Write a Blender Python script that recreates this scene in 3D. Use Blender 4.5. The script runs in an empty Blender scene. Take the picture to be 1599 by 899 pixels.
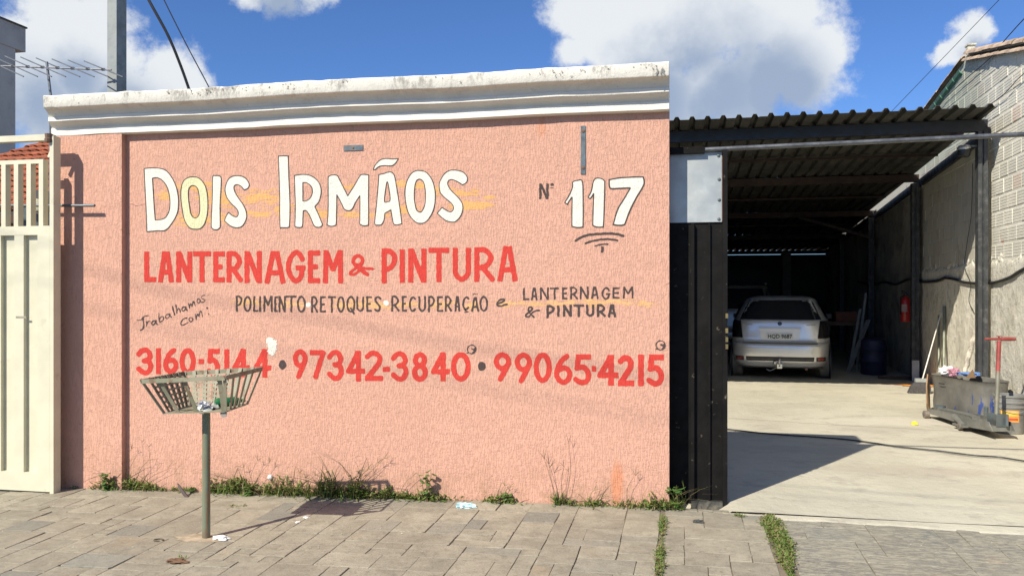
import bpy, math, random
import numpy as np
from mathutils import Vector, Matrix, noise as mnoise
random.seed(11)
rnd = random.random
def U(a, b): return a + (b - a) * random.random()

# ------------------------------------------------------------------ scene, camera, world, sun
scene = bpy.context.scene
COL = scene.collection
F = 1300.0; HY = 460.0; CX = 799.5; CAMH = 1.55; CY = -6.18
YAW = math.radians(11.48); SN, CS = math.sin(YAW), math.cos(YAW)
cam = bpy.data.cameras.new('camera'); camo = bpy.data.objects.new('camera', cam); COL.objects.link(camo)
camo.location = (0, CY, CAMH); camo.rotation_euler = (math.radians(90), 0, YAW)
cam.sensor_width = 36; cam.lens = F / 1599 * 36; cam.shift_y = (HY - 449.5) / 1599
cam.clip_start = 0.05; cam.clip_end = 2000
scene.camera = camo
scene.render.resolution_x = 1024; scene.render.resolution_y = 575
scene.view_settings.view_transform = 'Standard'; scene.view_settings.look = 'None'
scene.view_settings.exposure = 0.55; scene.view_settings.gamma = 1.0

SUND = Vector((0.63, 1.0, -1.04)).normalized()          # direction the light travels
elev = math.asin(-SUND.z); rot = math.atan2(-SUND.x, -SUND.y)
world = bpy.data.worlds.new('World'); scene.world = world; world.use_nodes = True
wn = world.node_tree.nodes; wl = world.node_tree.links; wn.clear()
wout = wn.new('ShaderNodeOutputWorld'); bg = wn.new('ShaderNodeBackground'); bg.inputs[1].default_value = 0.095
wl.new(bg.outputs[0], wout.inputs[0])
sky = wn.new('ShaderNodeTexSky'); sky.sky_type = 'NISHITA'; sky.sun_disc = False
sky.sun_elevation = elev; sky.sun_rotation = rot; sky.altitude = 900; sky.air_density = 1.0; sky.dust_density = 0.35; sky.ozone_density = 2.2
def wmath(op, a, b=None, clamp=False):
    n = wn.new('ShaderNodeMath'); n.operation = op; n.use_clamp = clamp
    for i, v in enumerate((a, b)):
        if v is None: continue
        if isinstance(v, (int, float)): n.inputs[i].default_value = v
        else: wl.new(v, n.inputs[i])
    return n.outputs[0]
tc = wn.new('ShaderNodeTexCoord')
def wnoise(scale, detail, rough, vec):
    n = wn.new('ShaderNodeTexNoise'); n.inputs['Scale'].default_value = scale; n.inputs['Detail'].default_value = detail
    n.inputs['Roughness'].default_value = rough; wl.new(vec, n.inputs['Vector']); return n
nz = wnoise(12.0, 8, 0.62, tc.outputs['Generated'])
vs = wn.new('ShaderNodeVectorMath'); vs.operation = 'SUBTRACT'; wl.new(nz.outputs['Color'], vs.inputs[0]); vs.inputs[1].default_value = (.5, .5, .5)
vm = wn.new('ShaderNodeVectorMath'); vm.operation = 'SCALE'; wl.new(vs.outputs[0], vm.inputs[0]); vm.inputs['Scale'].default_value = 0.055
va = wn.new('ShaderNodeVectorMath'); va.operation = 'ADD'; wl.new(tc.outputs['Generated'], va.inputs[0]); wl.new(vm.outputs[0], va.inputs[1])
V = va.outputs[0]
def skydir(px, py):
    a = (px - CX) / F; u = (HY - py) / F
    return Vector((-SN + CS * a, CS + SN * a, u)).normalized()
def blobs(lst):
    out = None
    for b in lst:
        c, r = (skydir(b[0], b[1]), b[2] / F) if len(b) == 3 else (Vector(b[:3]).normalized(), b[3])
        d = wn.new('ShaderNodeVectorMath'); d.operation = 'DISTANCE'; wl.new(V, d.inputs[0]); d.inputs[1].default_value = c
        e = wmath('SUBTRACT', 1.0, wmath('DIVIDE', d.outputs['Value'], r))
        out = e if out is None else wmath('MAXIMUM', out, e)
    return out
CL = [(95, 60, 95), (40, 130, 90), (140, 60, 75), (120, 140, 100), (200, 120, 80), (262, 110, 60), (30, 60, 50), (180, 170, 80), (290, 125, 42), (240, 160, 80), (70, 190, 60),
      (440, -18, 52), (490, -22, 48), (390, -20, 40),
      (900, 30, 62), (890, 85, 48), (960, 60, 95), (1040, 40, 110), (1130, 30, 120), (1220, 40, 100), (1275, 70, 52), (1255, 120, 62), (1180, 110, 80), (1100, 130, 66), (1010, 130, 90), (1290, 95, 30),
      (1000, -60, 120), (1180, -60, 120), (1060, 160, 70), (1150, 150, 55), (970, 150, 60),
      (1495, 75, 26), (1515, 62, 30), (1528, 55, 22), (1480, 88, 20), (1503, 82, 24),
      (.9, .8, .35, .16), (1.0, .55, .4, .18), (1, .1, .3, .2), (-.9, .3, .3, .22), (-1, -.2, .5, .25), (-.6, .6, .75, .16), (.2, -.9, .4, .22), (.8, -.7, .3, .2), (.1, .3, 1, .2), (-.3, -.8, .7, .2), (.5, .6, .7, .15)]
DK = [(1130, 150, 120), (1030, 150, 100), (1200, 140, 90), (1080, 95, 80), (60, 170, 90), (190, 190, 80), (120, 120, 55), (440, 0, 60), (1518, 85, 22), (1240, 135, 50)]
bf = blobs(CL)
fb = wnoise(13.0, 14, 0.66, tc.outputs['Generated'])
dens = wmath('ADD', bf, wmath('MULTIPLY', wmath('SUBTRACT', fb.outputs[0], 0.5), 1.9))
mr = wn.new('ShaderNodeMapRange'); mr.interpolation_type = 'SMOOTHSTEP'; wl.new(dens, mr.inputs[0]); mr.inputs[1].default_value = -0.03; mr.inputs[2].default_value = 0.50
dk = blobs(DK)
fb2 = wnoise(6.0, 6, 0.55, tc.outputs['Generated'])
dk2 = wmath('ADD', dk, wmath('MULTIPLY', wmath('SUBTRACT', fb2.outputs[0], 0.5), 1.9))
mr2 = wn.new('ShaderNodeMapRange'); mr2.interpolation_type = 'SMOOTHSTEP'; wl.new(dk2, mr2.inputs[0]); mr2.inputs[1].default_value = -0.25; mr2.inputs[2].default_value = 0.75
ccol = wn.new('ShaderNodeMix'); ccol.data_type = 'RGBA'; wl.new(mr2.outputs[0], ccol.inputs[0])
ccol.inputs[6].default_value = (6.3, 6.5, 6.6, 1); ccol.inputs[7].default_value = (2.6, 3.2, 4.2, 1)
skt = wn.new('ShaderNodeMix'); skt.data_type = 'RGBA'; skt.blend_type = 'MULTIPLY'; skt.inputs[0].default_value = 1.0
wl.new(sky.outputs[0], skt.inputs[6]); skt.inputs[7].default_value = (0.46, 0.66, 0.98, 1)
mx = wn.new('ShaderNodeMix'); mx.data_type = 'RGBA'; wl.new(wmath('MULTIPLY', mr.outputs[0], 0.93), mx.inputs[0])
wl.new(skt.outputs[2], mx.inputs[6]); wl.new(ccol.outputs[2], mx.inputs[7]); wl.new(mx.outputs[2], bg.inputs[0])

sl = bpy.data.lights.new('sun', 'SUN'); sl.energy = 4.5; sl.angle = math.radians(0.53); sl.color = (1.0, 0.93, 0.80)
so = bpy.data.objects.new('sun', sl); COL.objects.link(so); so.rotation_euler = SUND.to_track_quat('-Z', 'Y').to_euler(); so.location = (-6, -12, 14)

# ------------------------------------------------------------------ pixel rays (photo 1599x899) meeting real planes
def ray(px, py):
    a = (px - CX) / F; return Vector((-SN + CS * a, CS + SN * a, (HY - py) / F))
def W(px, py, Y=0.0):                       # meets the vertical plane y = Y
    d = ray(px, py); t = (Y - CY) / d.y; return Vector((d.x * t, Y, CAMH + d.z * t))
def zpav(x, y): return 0.0145 * min(x + 0.09, 0.0) + (0.02 * y if y < 0 else 0.0)
def zgar(y): return 0.005 + 0.13 * min(max(y, 0) / 7.0, 1.0)
def G(px, py):                              # meets the ground
    d = ray(px, py); z = 0.0
    for _ in range(12):
        t = (z - CAMH) / d.z; x = d.x * t; y = CY + d.y * t
        z = zgar(y) if y > 0 else zpav(x, y)
    return Vector((x, y, z))
WX0, WYA, WK = 3.75, 5.0, 0.041
def wallx(y): return WX0 + WK * (y - WYA)
def RW(px, py, off=0.0):                    # meets the neighbour's wall on the right
    d = ray(px, py); y = 5.0
    for _ in range(20):
        x = wallx(y) - off; t = x / d.x; y = CY + d.y * t
    return Vector((x, y, CAMH + d.z * t))

# ------------------------------------------------------------------ object helpers
def tag(o, label=None, cat=None, group=None, kind=None):
    if label: o['label'] = label
    if cat: o['category'] = cat
    if group: o['group'] = group
    if kind: o['kind'] = kind
    return o
WLOC = {}
def thing(name, label, cat, loc=(0, 0, 0), rz=0.0, group=None):
    o = bpy.data.objects.new(name, None); COL.objects.link(o); o.location = loc; o.rotation_euler = (0, 0, rz)
    o.empty_display_size = 0.1
    WLOC[o.name] = Vector(loc); return tag(o, label, cat, group)
def link(name, me, m=None, parent=None, loc=None):
    if m is not None:
        me.materials.clear()
        for k in (m if isinstance(m, (list, tuple)) else [m]): me.materials.append(k)
    o = bpy.data.objects.new(name, me); COL.objects.link(o)
    if parent: o.parent = parent
    if loc is not None: o.location = loc
    return o
class MB:
    def __init__(s): s.v = []; s.f = []; s.mi = []; s.cur = 0
    def add(s, vs, fs):
        n = len(s.v); s.v += [tuple(p) for p in vs]; s.f += [tuple(i + n for i in f) for f in fs]; s.mi += [s.cur] * len(fs); return s
    def box(s, a, b, M=None):               # corners a, b
        x0, y0, z0 = [min(p, q) for p, q in zip(a, b)]; x1, y1, z1 = [max(p, q) for p, q in zip(a, b)]
        vs = [(x0, y0, z0), (x1, y0, z0), (x1, y1, z0), (x0, y1, z0), (x0, y0, z1), (x1, y0, z1), (x1, y1, z1), (x0, y1, z1)]
        if M is not None: vs = [M @ Vector(p) for p in vs]
        return s.add(vs, [(0, 3, 2, 1), (4, 5, 6, 7), (0, 1, 5, 4), (1, 2, 6, 5), (2, 3, 7, 6), (3, 0, 4, 7)])
    def bar(s, p, q, w, h=None, up=(0, 0, 1)):   # rectangular bar from p to q
        h = h or w; p = Vector(p); q = Vector(q); d = (q - p).normalized(); u = Vector(up)
        if abs(d.dot(u)) > .98: u = Vector((0, 1, 0))
        sx = d.cross(u).normalized() * (w / 2); sz = sx.cross(d).normalized() * (h / 2)
        vs = [p - sx - sz, p + sx - sz, p + sx + sz, p - sx + sz, q - sx - sz, q + sx - sz, q + sx + sz, q - sx + sz]
        return s.add(vs, [(0, 1, 2, 3), (7, 6, 5, 4), (0, 4, 5, 1), (1, 5, 6, 2), (2, 6, 7, 3), (3, 7, 4, 0)])
    def tube(s, pts, r, n=8, caps=True):
        pts = [Vector(p) for p in pts]; k = len(pts); rs = r if isinstance(r, (list, tuple)) else [r] * k
        vs = []; fs = []; prev = None
        for i, p in enumerate(pts):
            d = (pts[min(i + 1, k - 1)] - pts[max(i - 1, 0)]).normalized()
            if prev is None:
                u = Vector((0, 0, 1)) if abs(d.z) < .9 else Vector((1, 0, 0)); a = d.cross(u).normalized()
            else:
                a = (prev - d * prev.dot(d)).normalized()
            prev = a; b = d.cross(a)
            for j in range(n):
                t = 2 * math.pi * j / n; vs.append(p + (a * math.cos(t) + b * math.sin(t)) * rs[i])
        for i in range(k - 1):
            for j in range(n): fs.append((i * n + j, i * n + (j + 1) % n, (i + 1) * n + (j + 1) % n, (i + 1) * n + j))
        if caps: fs.append(tuple(range(n - 1, -1, -1))); fs.append(tuple((k - 1) * n + j for j in range(n)))
        return s.add(vs, fs)
    def lathe(s, prof, c=(0, 0, 0), n=20, M=None, sx=1, sy=1):     # prof [(r, z)]
        vs = []; fs = []; k = len(prof)
        for r, z in prof:
            for j in range(n):
                t = 2 * math.pi * j / n; p = Vector((r * math.cos(t) * sx, r * math.sin(t) * sy, z))
                if M is not None: p = M @ p
                vs.append(p + Vector(c))
        for i in range(k - 1):
            for j in range(n): fs.append((i * n + j, i * n + (j + 1) % n, (i + 1) * n + (j + 1) % n, (i + 1) * n + j))
        if prof[0][0] > 1e-4: fs.append(tuple(range(n - 1, -1, -1)))
        if prof[-1][0] > 1e-4: fs.append(tuple((k - 1) * n + j for j in range(n)))
        return s.add(vs, fs)
    def extrude(s, poly, d):                # poly 3-D points, closed, pushed by d
        n = len(poly); d = Vector(d); vs = [Vector(p) for p in poly] + [Vector(p) + d for p in poly]
        fs = [tuple(range(n)), tuple(range(2 * n - 1, n - 1, -1))] + [(i, i + n, (i + 1) % n + n, (i + 1) % n) for i in range(n)]
        return s.add(vs, fs)
    def build(s, name, m, parent=None, local=False, smooth=False, fix=True, origin=None):
        me = bpy.data.meshes.new(name); vs = s.v
        if not local:
            if parent is not None: o0 = WLOC.get(parent.name, Vector((0, 0, 0)))
            elif origin is not None: o0 = Vector(origin)
            else:
                a = np.array(vs); o0 = Vector(((a[:, 0].min() + a[:, 0].max()) / 2, (a[:, 1].min() + a[:, 1].max()) / 2, a[:, 2].min()))
            vs = [(p[0] - o0.x, p[1] - o0.y, p[2] - o0.z) for p in vs]
        me.from_pydata(vs, [], s.f); 
        mats = m if isinstance(m, (list, tuple)) else [m]
        for k in mats: me.materials.append(k)
        if len(mats) > 1: me.polygons.foreach_set('material_index', s.mi)
        if fix:
            import bmesh
            b = bmesh.new(); b.from_mesh(me); bmesh.ops.recalc_face_normals(b, faces=b.faces); b.to_mesh(me); b.free()
        if smooth:
            me.polygons.foreach_set('use_smooth', [True] * len(me.polygons))
            try: me.set_sharp_from_angle(angle=math.radians(40))
            except Exception: pass
        o = bpy.data.objects.new(name, me); COL.objects.link(o)
        if parent is not None: o.parent = parent; WLOC[o.name] = WLOC.get(parent.name, Vector((0, 0, 0)))
        elif not local: o.location = o0; WLOC[o.name] = Vector(o0)
        return o

# ------------------------------------------------------------------ materials
MC = {}
def newmat(name):
    m = bpy.data.materials.new(name); m.use_nodes = True; nt = m.node_tree; nt.nodes.clear()
    out = nt.nodes.new('ShaderNodeOutputMaterial'); p = nt.nodes.new('ShaderNodeBsdfPrincipled'); nt.links.new(p.outputs[0], out.inputs[0])
    return m, nt, p
def N(nt, t, **kw):
    n = nt.nodes.new(t)
    for k, v in kw.items(): setattr(n, k, v)
    return n
def setin(nt, sock, v):
    if hasattr(v, 'is_linked') or isinstance(v, bpy.types.NodeSocket): nt.links.new(v, sock)
    elif isinstance(v, (tuple, list)) and len(v) == 3 and sock.type == 'RGBA': sock.default_value = (*v, 1)
    else: sock.default_value = v
def pos(nt, world=False, scale=(1, 1, 1), off=(0, 0, 0)):
    if world: g = N(nt, 'ShaderNodeNewGeometry').outputs['Position']
    else: g = N(nt, 'ShaderNodeTexCoord').outputs['Object']
    mp = N(nt, 'ShaderNodeMapping'); nt.links.new(g, mp.inputs[0]); mp.inputs['Scale'].default_value = scale; mp.inputs['Location'].default_value = off
    return mp.outputs[0]
def noi(nt, vec, scale, detail=4, rough=.55, dist=0):
    n = N(nt, 'ShaderNodeTexNoise'); nt.links.new(vec, n.inputs['Vector']); n.inputs['Scale'].default_value = scale
    n.inputs['Detail'].default_value = detail; n.inputs['Roughness'].default_value = rough; n.inputs['Distortion'].default_value = dist
    return n.outputs[0]
def rng(nt, v, a, b, c=0., d=1., smooth=True):
    n = N(nt, 'ShaderNodeMapRange'); n.interpolation_type = 'SMOOTHSTEP' if smooth else 'LINEAR'
    nt.links.new(v, n.inputs[0]); n.inputs[1].default_value = a; n.inputs[2].default_value = b; n.inputs[3].default_value = c; n.inputs[4].default_value = d
    return n.outputs[0]
def mth(nt, op, a, b=0.0, clamp=False):
    n = N(nt, 'ShaderNodeMath', operation=op, use_clamp=clamp); setin(nt, n.inputs[0], a); setin(nt, n.inputs[1], b); return n.outputs[0]
def mixc(nt, f, a, b, mode='MIX'):
    n = N(nt, 'ShaderNodeMix', data_type='RGBA', blend_type=mode); setin(nt, n.inputs[0], f); setin(nt, n.inputs[6], a); setin(nt, n.inputs[7], b); return n.outputs[2]
def bump(nt, p, h, strength=.5, dist=.01):
    b = N(nt, 'ShaderNodeBump'); b.inputs['Strength'].default_value = strength; b.inputs['Distance'].default_value = dist
    nt.links.new(h, b.inputs['Height']); nt.links.new(b.outputs[0], p.inputs['Normal'])
def M_(name, col, rough=.6, metal=0., var=.15, vs=6., bs=40., bst=.25, bd=.003, dirt=None, dirta=.5, dirts=3., world=False, rnd_=0., dth=(.5, .7)):
    if name in MC: return MC[name]
    m, nt, p = newmat(name); P = pos(nt, world)
    a = tuple(c * (1 - var) for c in col); b = tuple(min(c * (1 + var), .95) for c in col)
    c = mixc(nt, rng(nt, noi(nt, P, vs, 5, .6), .3, .7), a, b)
    if rnd_:
        oi = N(nt, 'ShaderNodeObjectInfo'); hv = N(nt, 'ShaderNodeHueSaturation'); nt.links.new(c, hv.inputs['Color'])
        nt.links.new(rng(nt, oi.outputs['Random'], 0, 1, 1 - rnd_, 1 + rnd_, False), hv.inputs['Value']); c = hv.outputs[0]
    if dirt:
        f = mth(nt, 'MULTIPLY', rng(nt, noi(nt, P, dirts, 8, .68), dth[0], dth[1]), dirta); c = mixc(nt, f, c, dirt)
    nt.links.new(c, p.inputs['Base Color']); p.inputs['Metallic'].default_value = metal
    r = rng(nt, noi(nt, P, vs * 2.3, 4), .3, .7, max(rough - .12, .03), min(rough + .12, 1)); nt.links.new(r, p.inputs['Roughness'])
    if bst: bump(nt, p, noi(nt, P, bs, 5, .6), bst, bd)
    MC[name] = m; return m

def stucco(name, col, groove=.72, strength=.78, stain=None, alpha_noise=None, blotch=.06):
    if name in MC: return MC[name]
    m, nt, p = newmat(name)
    P = pos(nt, True, (1, 1, .17)); P2 = pos(nt, True)
    wob = noi(nt, P2, 9, 3)
    g1 = noi(nt, P, 98, 4, .62, .35)                         # comb scratches, mostly upright
    g2 = noi(nt, pos(nt, True, (.45, 1, 1)), 60, 3, .6, .5)  # a few lying ones
    g3 = noi(nt, P2, 220, 3, .6)
    amt = rng(nt, wob, .35, .65, .35, 1.0)
    h = mth(nt, 'ADD', rng(nt, g1, .40, .53), mth(nt, 'MULTIPLY', rng(nt, g2, .36, .48), .55))
    h = mth(nt, 'ADD', h, mth(nt, 'MULTIPLY', g3, .16))
    deep = mth(nt, 'MULTIPLY', mth(nt, 'MAXIMUM', rng(nt, g1, .40, .34), rng(nt, g2, .34, .29)), amt)
    dark = tuple(c * groove for c in col)
    c = mixc(nt, deep, col, dark)
    big = noi(nt, P2, 1.3, 5, .6); c = mixc(nt, rng(nt, big, .35, .7, 0, blotch * 4), c, tuple(k * .86 for k in col))
    c = mixc(nt, rng(nt, noi(nt, pos(nt, True, (.35, 1, 1.2)), 7, 8, .7), .52, .70, 0, min(blotch * 7, .6)), c, tuple(min(k * 1.16, .9) for k in col))
    if stain is not None:
        spz = N(nt, 'ShaderNodeSeparateXYZ'); nt.links.new(N(nt, 'ShaderNodeNewGeometry').outputs['Position'], spz.inputs[0])
        lowz = mth(nt, 'MULTIPLY', rng(nt, spz.outputs[2], .38, -.05), rng(nt, noi(nt, P2, 5, 8, .72), .40, .66, 0, .75)); c = mixc(nt, lowz, c, (.40, .235, .15))
        upz = mth(nt, 'MULTIPLY', rng(nt, spz.outputs[2], 2.3, 2.9), rng(nt, noi(nt, pos(nt, True, (3.2, 1, .35)), 3, 7, .7), .50, .68, 0, .45)); c = mixc(nt, upz, c, (.42, .27, .20))
    if stain:
        for (cx, cz, rx, rz, sc, sa) in stain:
            sp = N(nt, 'ShaderNodeSeparateXYZ'); nt.links.new(N(nt, 'ShaderNodeNewGeometry').outputs['Position'], sp.inputs[0])
            dx = mth(nt, 'DIVIDE', mth(nt, 'SUBTRACT', sp.outputs[0], cx), rx); dz = mth(nt, 'DIVIDE', mth(nt, 'SUBTRACT', sp.outputs[2], cz), rz)
            d = mth(nt, 'ADD', mth(nt, 'MULTIPLY', dx, dx), mth(nt, 'MULTIPLY', dz, dz))
            d = mth(nt, 'ADD', d, mth(nt, 'MULTIPLY', mth(nt, 'SUBTRACT', noi(nt, P, 22, 5, .7), .5), 1.6))
            c = mixc(nt, rng(nt, d, 1.3, .1, 0, sa), c, sc)
    nt.links.new(c, p.inputs['Base Color']); p.inputs['Roughness'].default_value = .82
    p.inputs['Specular IOR Level'].default_value = .25
    bump(nt, p, h, strength, .0030)
    MC[name] = m; return m
# ================================================================== pink front wall
PINK = (0.625, 0.352, 0.258)
m_pink = stucco('pink_textured_plaster', PINK, stain=[(W(964, 755).x, W(964, 755).z, .055, .17, (.62, .24, .12), .75), (W(845, 205).x, W(845, 200).z, .04, .08, (.6, .26, .14), .5)])
XR = W(1045, 500).x; XL = W(92, 500).x; XP = W(190, 500, -.055).x
ZC = 2.885
fw = thing('painted_garage_wall', 'pink textured street wall with hand painted lettering under a white cornice', 'wall', (XR, 0, 0))
b = MB(); b.box((XL, 0, -.35), (XR, .16, ZC + .02)); b.build('wall_panel', m_pink, fw)
b = MB(); b.box((XL - .012, -.055, -.35), (XP, -.0005, ZC + .018)); b.build('pilaster', m_pink, fw)
m, nt, p = newmat('white_limewash_cornice'); P = pos(nt, True)
geo = N(nt, 'ShaderNodeNewGeometry'); sp = N(nt, 'ShaderNodeSeparateXYZ'); nt.links.new(geo.outputs['Position'], sp.inputs[0])
c = mixc(nt, rng(nt, noi(nt, P, 5, 5), .3, .7), (.79, .76, .67), (.72, .69, .61))
top = rng(nt, sp.outputs[2], 3.02, 3.18)
st = mth(nt, 'MULTIPLY', rng(nt, noi(nt, pos(nt, True, (1, 1, .5)), 7, 10, .78), .49, .62), top)
c = mixc(nt, mth(nt, 'MULTIPLY', st, .75), c, (.20, .19, .17))
sp2 = rng(nt, noi(nt, P, 30, 8, .75), .62, .70); c = mixc(nt, mth(nt, 'MULTIPLY', sp2, .7), c, (.25, .24, .22))
c = mixc(nt, rng(nt, noi(nt, P, 3.1, 6, .7), .58, .75, 0, .35), c, (.70, .58, .50))
nt.links.new(c, p.inputs['Base Color']); p.inputs['Roughness'].default_value = .85
bump(nt, p, mth(nt, 'ADD', noi(nt, P, 26, 6, .65), mth(nt, 'MULTIPLY', noi(nt, pos(nt, True, (1, 1, .35)), 60, 3), .4)), .75, .006); m_corn = m
# profile (projection, height) swept along the wall and round the left end
prof = [(.045, ZC), (.06, ZC + .008), (.06, 2.957), (.052, 2.965), (.064, 2.985), (.09, 3.003), (.118, 3.012), (.124, 3.02), (.124, 3.052), (.116, 3.06), (.128, 3.085), (.15, 3.108), (.18, 3.122), (.205, 3.128), (.21, 3.136), (.212, 3.232), (.204, 3.242)]
prof = [(p_, ZC + (z_ - ZC) * .86) for p_, z_ in prof]
LTX, LBX = W(68, 150, -.21).x, W(80, 212, -.06).x
def wob(x, z, k=1.0): return mnoise.noise(Vector((x * 1.3, z * 2.0, 3.1))) * .007 * k + mnoise.noise(Vector((x * 5.2, z * 9.0, 7.7))) * .0035 * k
b = MB(); ns = 150; cols = []
for i in range(ns + 1):
    t = i / ns; x = XL + (XR - XL) * t; row = []
    for (pr, z) in prof:
        xx = x
        xx = max(xx, LBX + (LTX - LBX) * (min(pr, .21) - .06) / .15)
        if i == 0: xx = LBX + (LTX - LBX) * (min(pr, .21) - .06) / .15
        dz = mnoise.noise(Vector((x * .9, 0, 5))) * .008 + wob(x, z) * .8 + (mnoise.noise(Vector((x * 9, 1, 1))) * .007 if z > 3.15 else 0)
        row.append((xx, -pr + wob(x + 9, z), z + dz))
    row.append((xx if i else XL - .03, .165, 3.19 + mnoise.noise(Vector((x * 2, 4, 1))) * .006)); row.append((xx if i else XL - .02, .165, ZC - .001))
    cols.append(row)
n = len(cols[0]); vs = [q for r in cols for q in r]; fs = []
for i in range(ns):
    for j in range(n): fs.append((i * n + j, i * n + (j + 1) % n, (i + 1) * n + (j + 1) % n, (i + 1) * n + j))
fs.append(tuple(range(n))); fs.append(tuple(ns * n + j for j in range(n - 1, -1, -1)))
b.add(vs, fs); b.build('cornice', m_corn, fw, smooth=True)

rr_ = random.Random(4); m_mould = M_('black_mould', (.27, .26, .23), .95, 0, .5, 30)
mb = MB()
for _ in range(80):
    t = rr_.random(); x = LTX + .05 + (XR - LTX - .1) * (t if rr_.random() < .4 else rr_.choice([.30, .34, .37, .42, .86, .88, .97]) + rr_.gauss(0, .015)); z = 3.19 - abs(rr_.gauss(0, .032)) - .008; x = min(max(x, LTX + .03), XR - .02)
    r = rr_.uniform(.002, .008); n_ = 7; P_ = [(x + r * rr_.uniform(.5, 1.2) * math.cos(2 * math.pi * k / n_) * rr_.choice([.5, 1, 1.6]), -.2166 - _ * 6e-6, z + r * rr_.uniform(.5, 1.3) * math.sin(2 * math.pi * k / n_)) for k in range(n_)]
    mb.add(P_, [tuple(range(n_))])
o = mb.build('mould_spots', m_mould, fw, fix=False); o['kind'] = 'stuff'
# ---- lettering: every letter is its own thin mesh lying on the plaster
m_white = stucco('white_letter_paint', (.70, .70, .61), .80, .55, blotch=.05)
m_yelO = stucco('pale_yellow_letter_paint', (.66, .65, .40), .80, .55)
m_red = stucco('red_letter_paint', (.57, .052, .038), .70, .55, blotch=.09)
m_dark = stucco('dark_letter_paint', (.075, .055, .05), .8, .55)
m_yel = stucco('ochre_brush_paint', (.71, .39, .15), .85, .6)
def march(fn, x0, y0, x1, y1, res):
    nx = max(2, int(math.ceil((x1 - x0) / res))); ny = max(2, int(math.ceil((y1 - y0) / res)))
    gx = x0 + np.arange(nx + 1) * res; gy = y0 + np.arange(ny + 1) * res
    X, Y = np.meshgrid(gx, gy); D = fn(X, Y)
    vs = []; fs = []; idx = {}
    def vid(x, y):
        k = (round(x, 3), round(y, 3))
        if k not in idx: idx[k] = len(vs); vs.append(k)
        return idx[k]
    ins = D < 0
    for j in range(ny):
        run = None
        for i in range(nx + 1):
            full = i < nx and ins[j, i] and ins[j, i + 1] and ins[j + 1, i] and ins[j + 1, i + 1]
            if full:
                if run is None: run = i
                continue
            if run is not None:
                fs.append((vid(gx[run], gy[j]), vid(gx[run], gy[j + 1]), vid(gx[i], gy[j + 1]), vid(gx[i], gy[j]))); run = None
            if i == nx: break
            cs = ((i, j), (i, j + 1), (i + 1, j + 1), (i + 1, j)); poly = []
            if not any(ins[c[1], c[0]] for c in cs): continue
            for k in range(4):
                a = cs[k]; c = cs[(k + 1) % 4]; da = D[a[1], a[0]]; dc = D[c[1], c[0]]
                if da < 0: poly.append(vid(gx[a[0]], gy[a[1]]))
                if (da < 0) != (dc < 0):
                    t = da / (da - dc); poly.append(vid(gx[a[0]] + (gx[c[0]] - gx[a[0]]) * t, gy[a[1]] + (gy[c[1]] - gy[a[1]]) * t))
            poly = [q for k, q in enumerate(poly) if q != poly[k - 1]]
            if len(poly) >= 3: fs.append(tuple(poly))
    return vs, fs
def paintmesh(name, fn, box, res, off, mat, parent, plane=0.0):
    vs, fs = march(fn, *box, res)
    if not fs: return None
    b = MB(); b.add([W(x, y, plane - off) for x, y in vs], fs)
    return b.build(name, mat, parent, fix=False)
def seg_sdf(X, Y, p, q, r0, r1):
    dx, dy = q[0] - p[0], q[1] - p[1]; L2 = dx * dx + dy * dy + 1e-9
    t = np.clip(((X - p[0]) * dx + (Y - p[1]) * dy) / L2, 0, 1)
    return np.hypot(X - p[0] - t * dx, Y - p[1] - t * dy) - (r0 + (r1 - r0) * t)
def box_sdf(X, Y, p, q, r0, r1, rd=.7):
    dx, dy = q[0] - p[0], q[1] - p[1]; L = math.hypot(dx, dy) + 1e-9; ux, uy = dx / L, dy / L
    mx_, my_ = (p[0] + q[0]) / 2, (p[1] + q[1]) / 2
    u = (X - mx_) * ux + (Y - my_) * uy; v = -(X - mx_) * uy + (Y - my_) * ux
    r = r0 + (r1 - r0) * np.clip(u / L + .5, 0, 1)
    qx = np.abs(u) - (L / 2 - rd); qy = np.abs(v) - (r - rd)
    return np.hypot(np.maximum(qx, 0), np.maximum(qy, 0)) + np.minimum(np.maximum(qx, qy), 0) - rd
def catmull(pts, closed=False, n=6):
    out = []; k = len(pts)
    rngk = range(k) if closed else range(k - 1)
    for i in rngk:
        p0 = pts[(i - 1) % k] if closed or i > 0 else pts[0]; p1 = pts[i]; p2 = pts[(i + 1) % k]; p3 = pts[(i + 2) % k] if closed or i + 2 < k else pts[-1]
        for s in range(n):
            t = s / n
            out.append(tuple(.5 * (2 * b_ + (c_ - a_) * t + (2 * a_ - 5 * b_ + 4 * c_ - d_) * t * t + (3 * b_ - a_ - 3 * c_ + d_) * t ** 3) for a_, b_, c_, d_ in zip(p0[:2], p1[:2], p2[:2], p3[:2])))
    if not closed: out.append(tuple(pts[-1][:2]))
    return out
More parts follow.
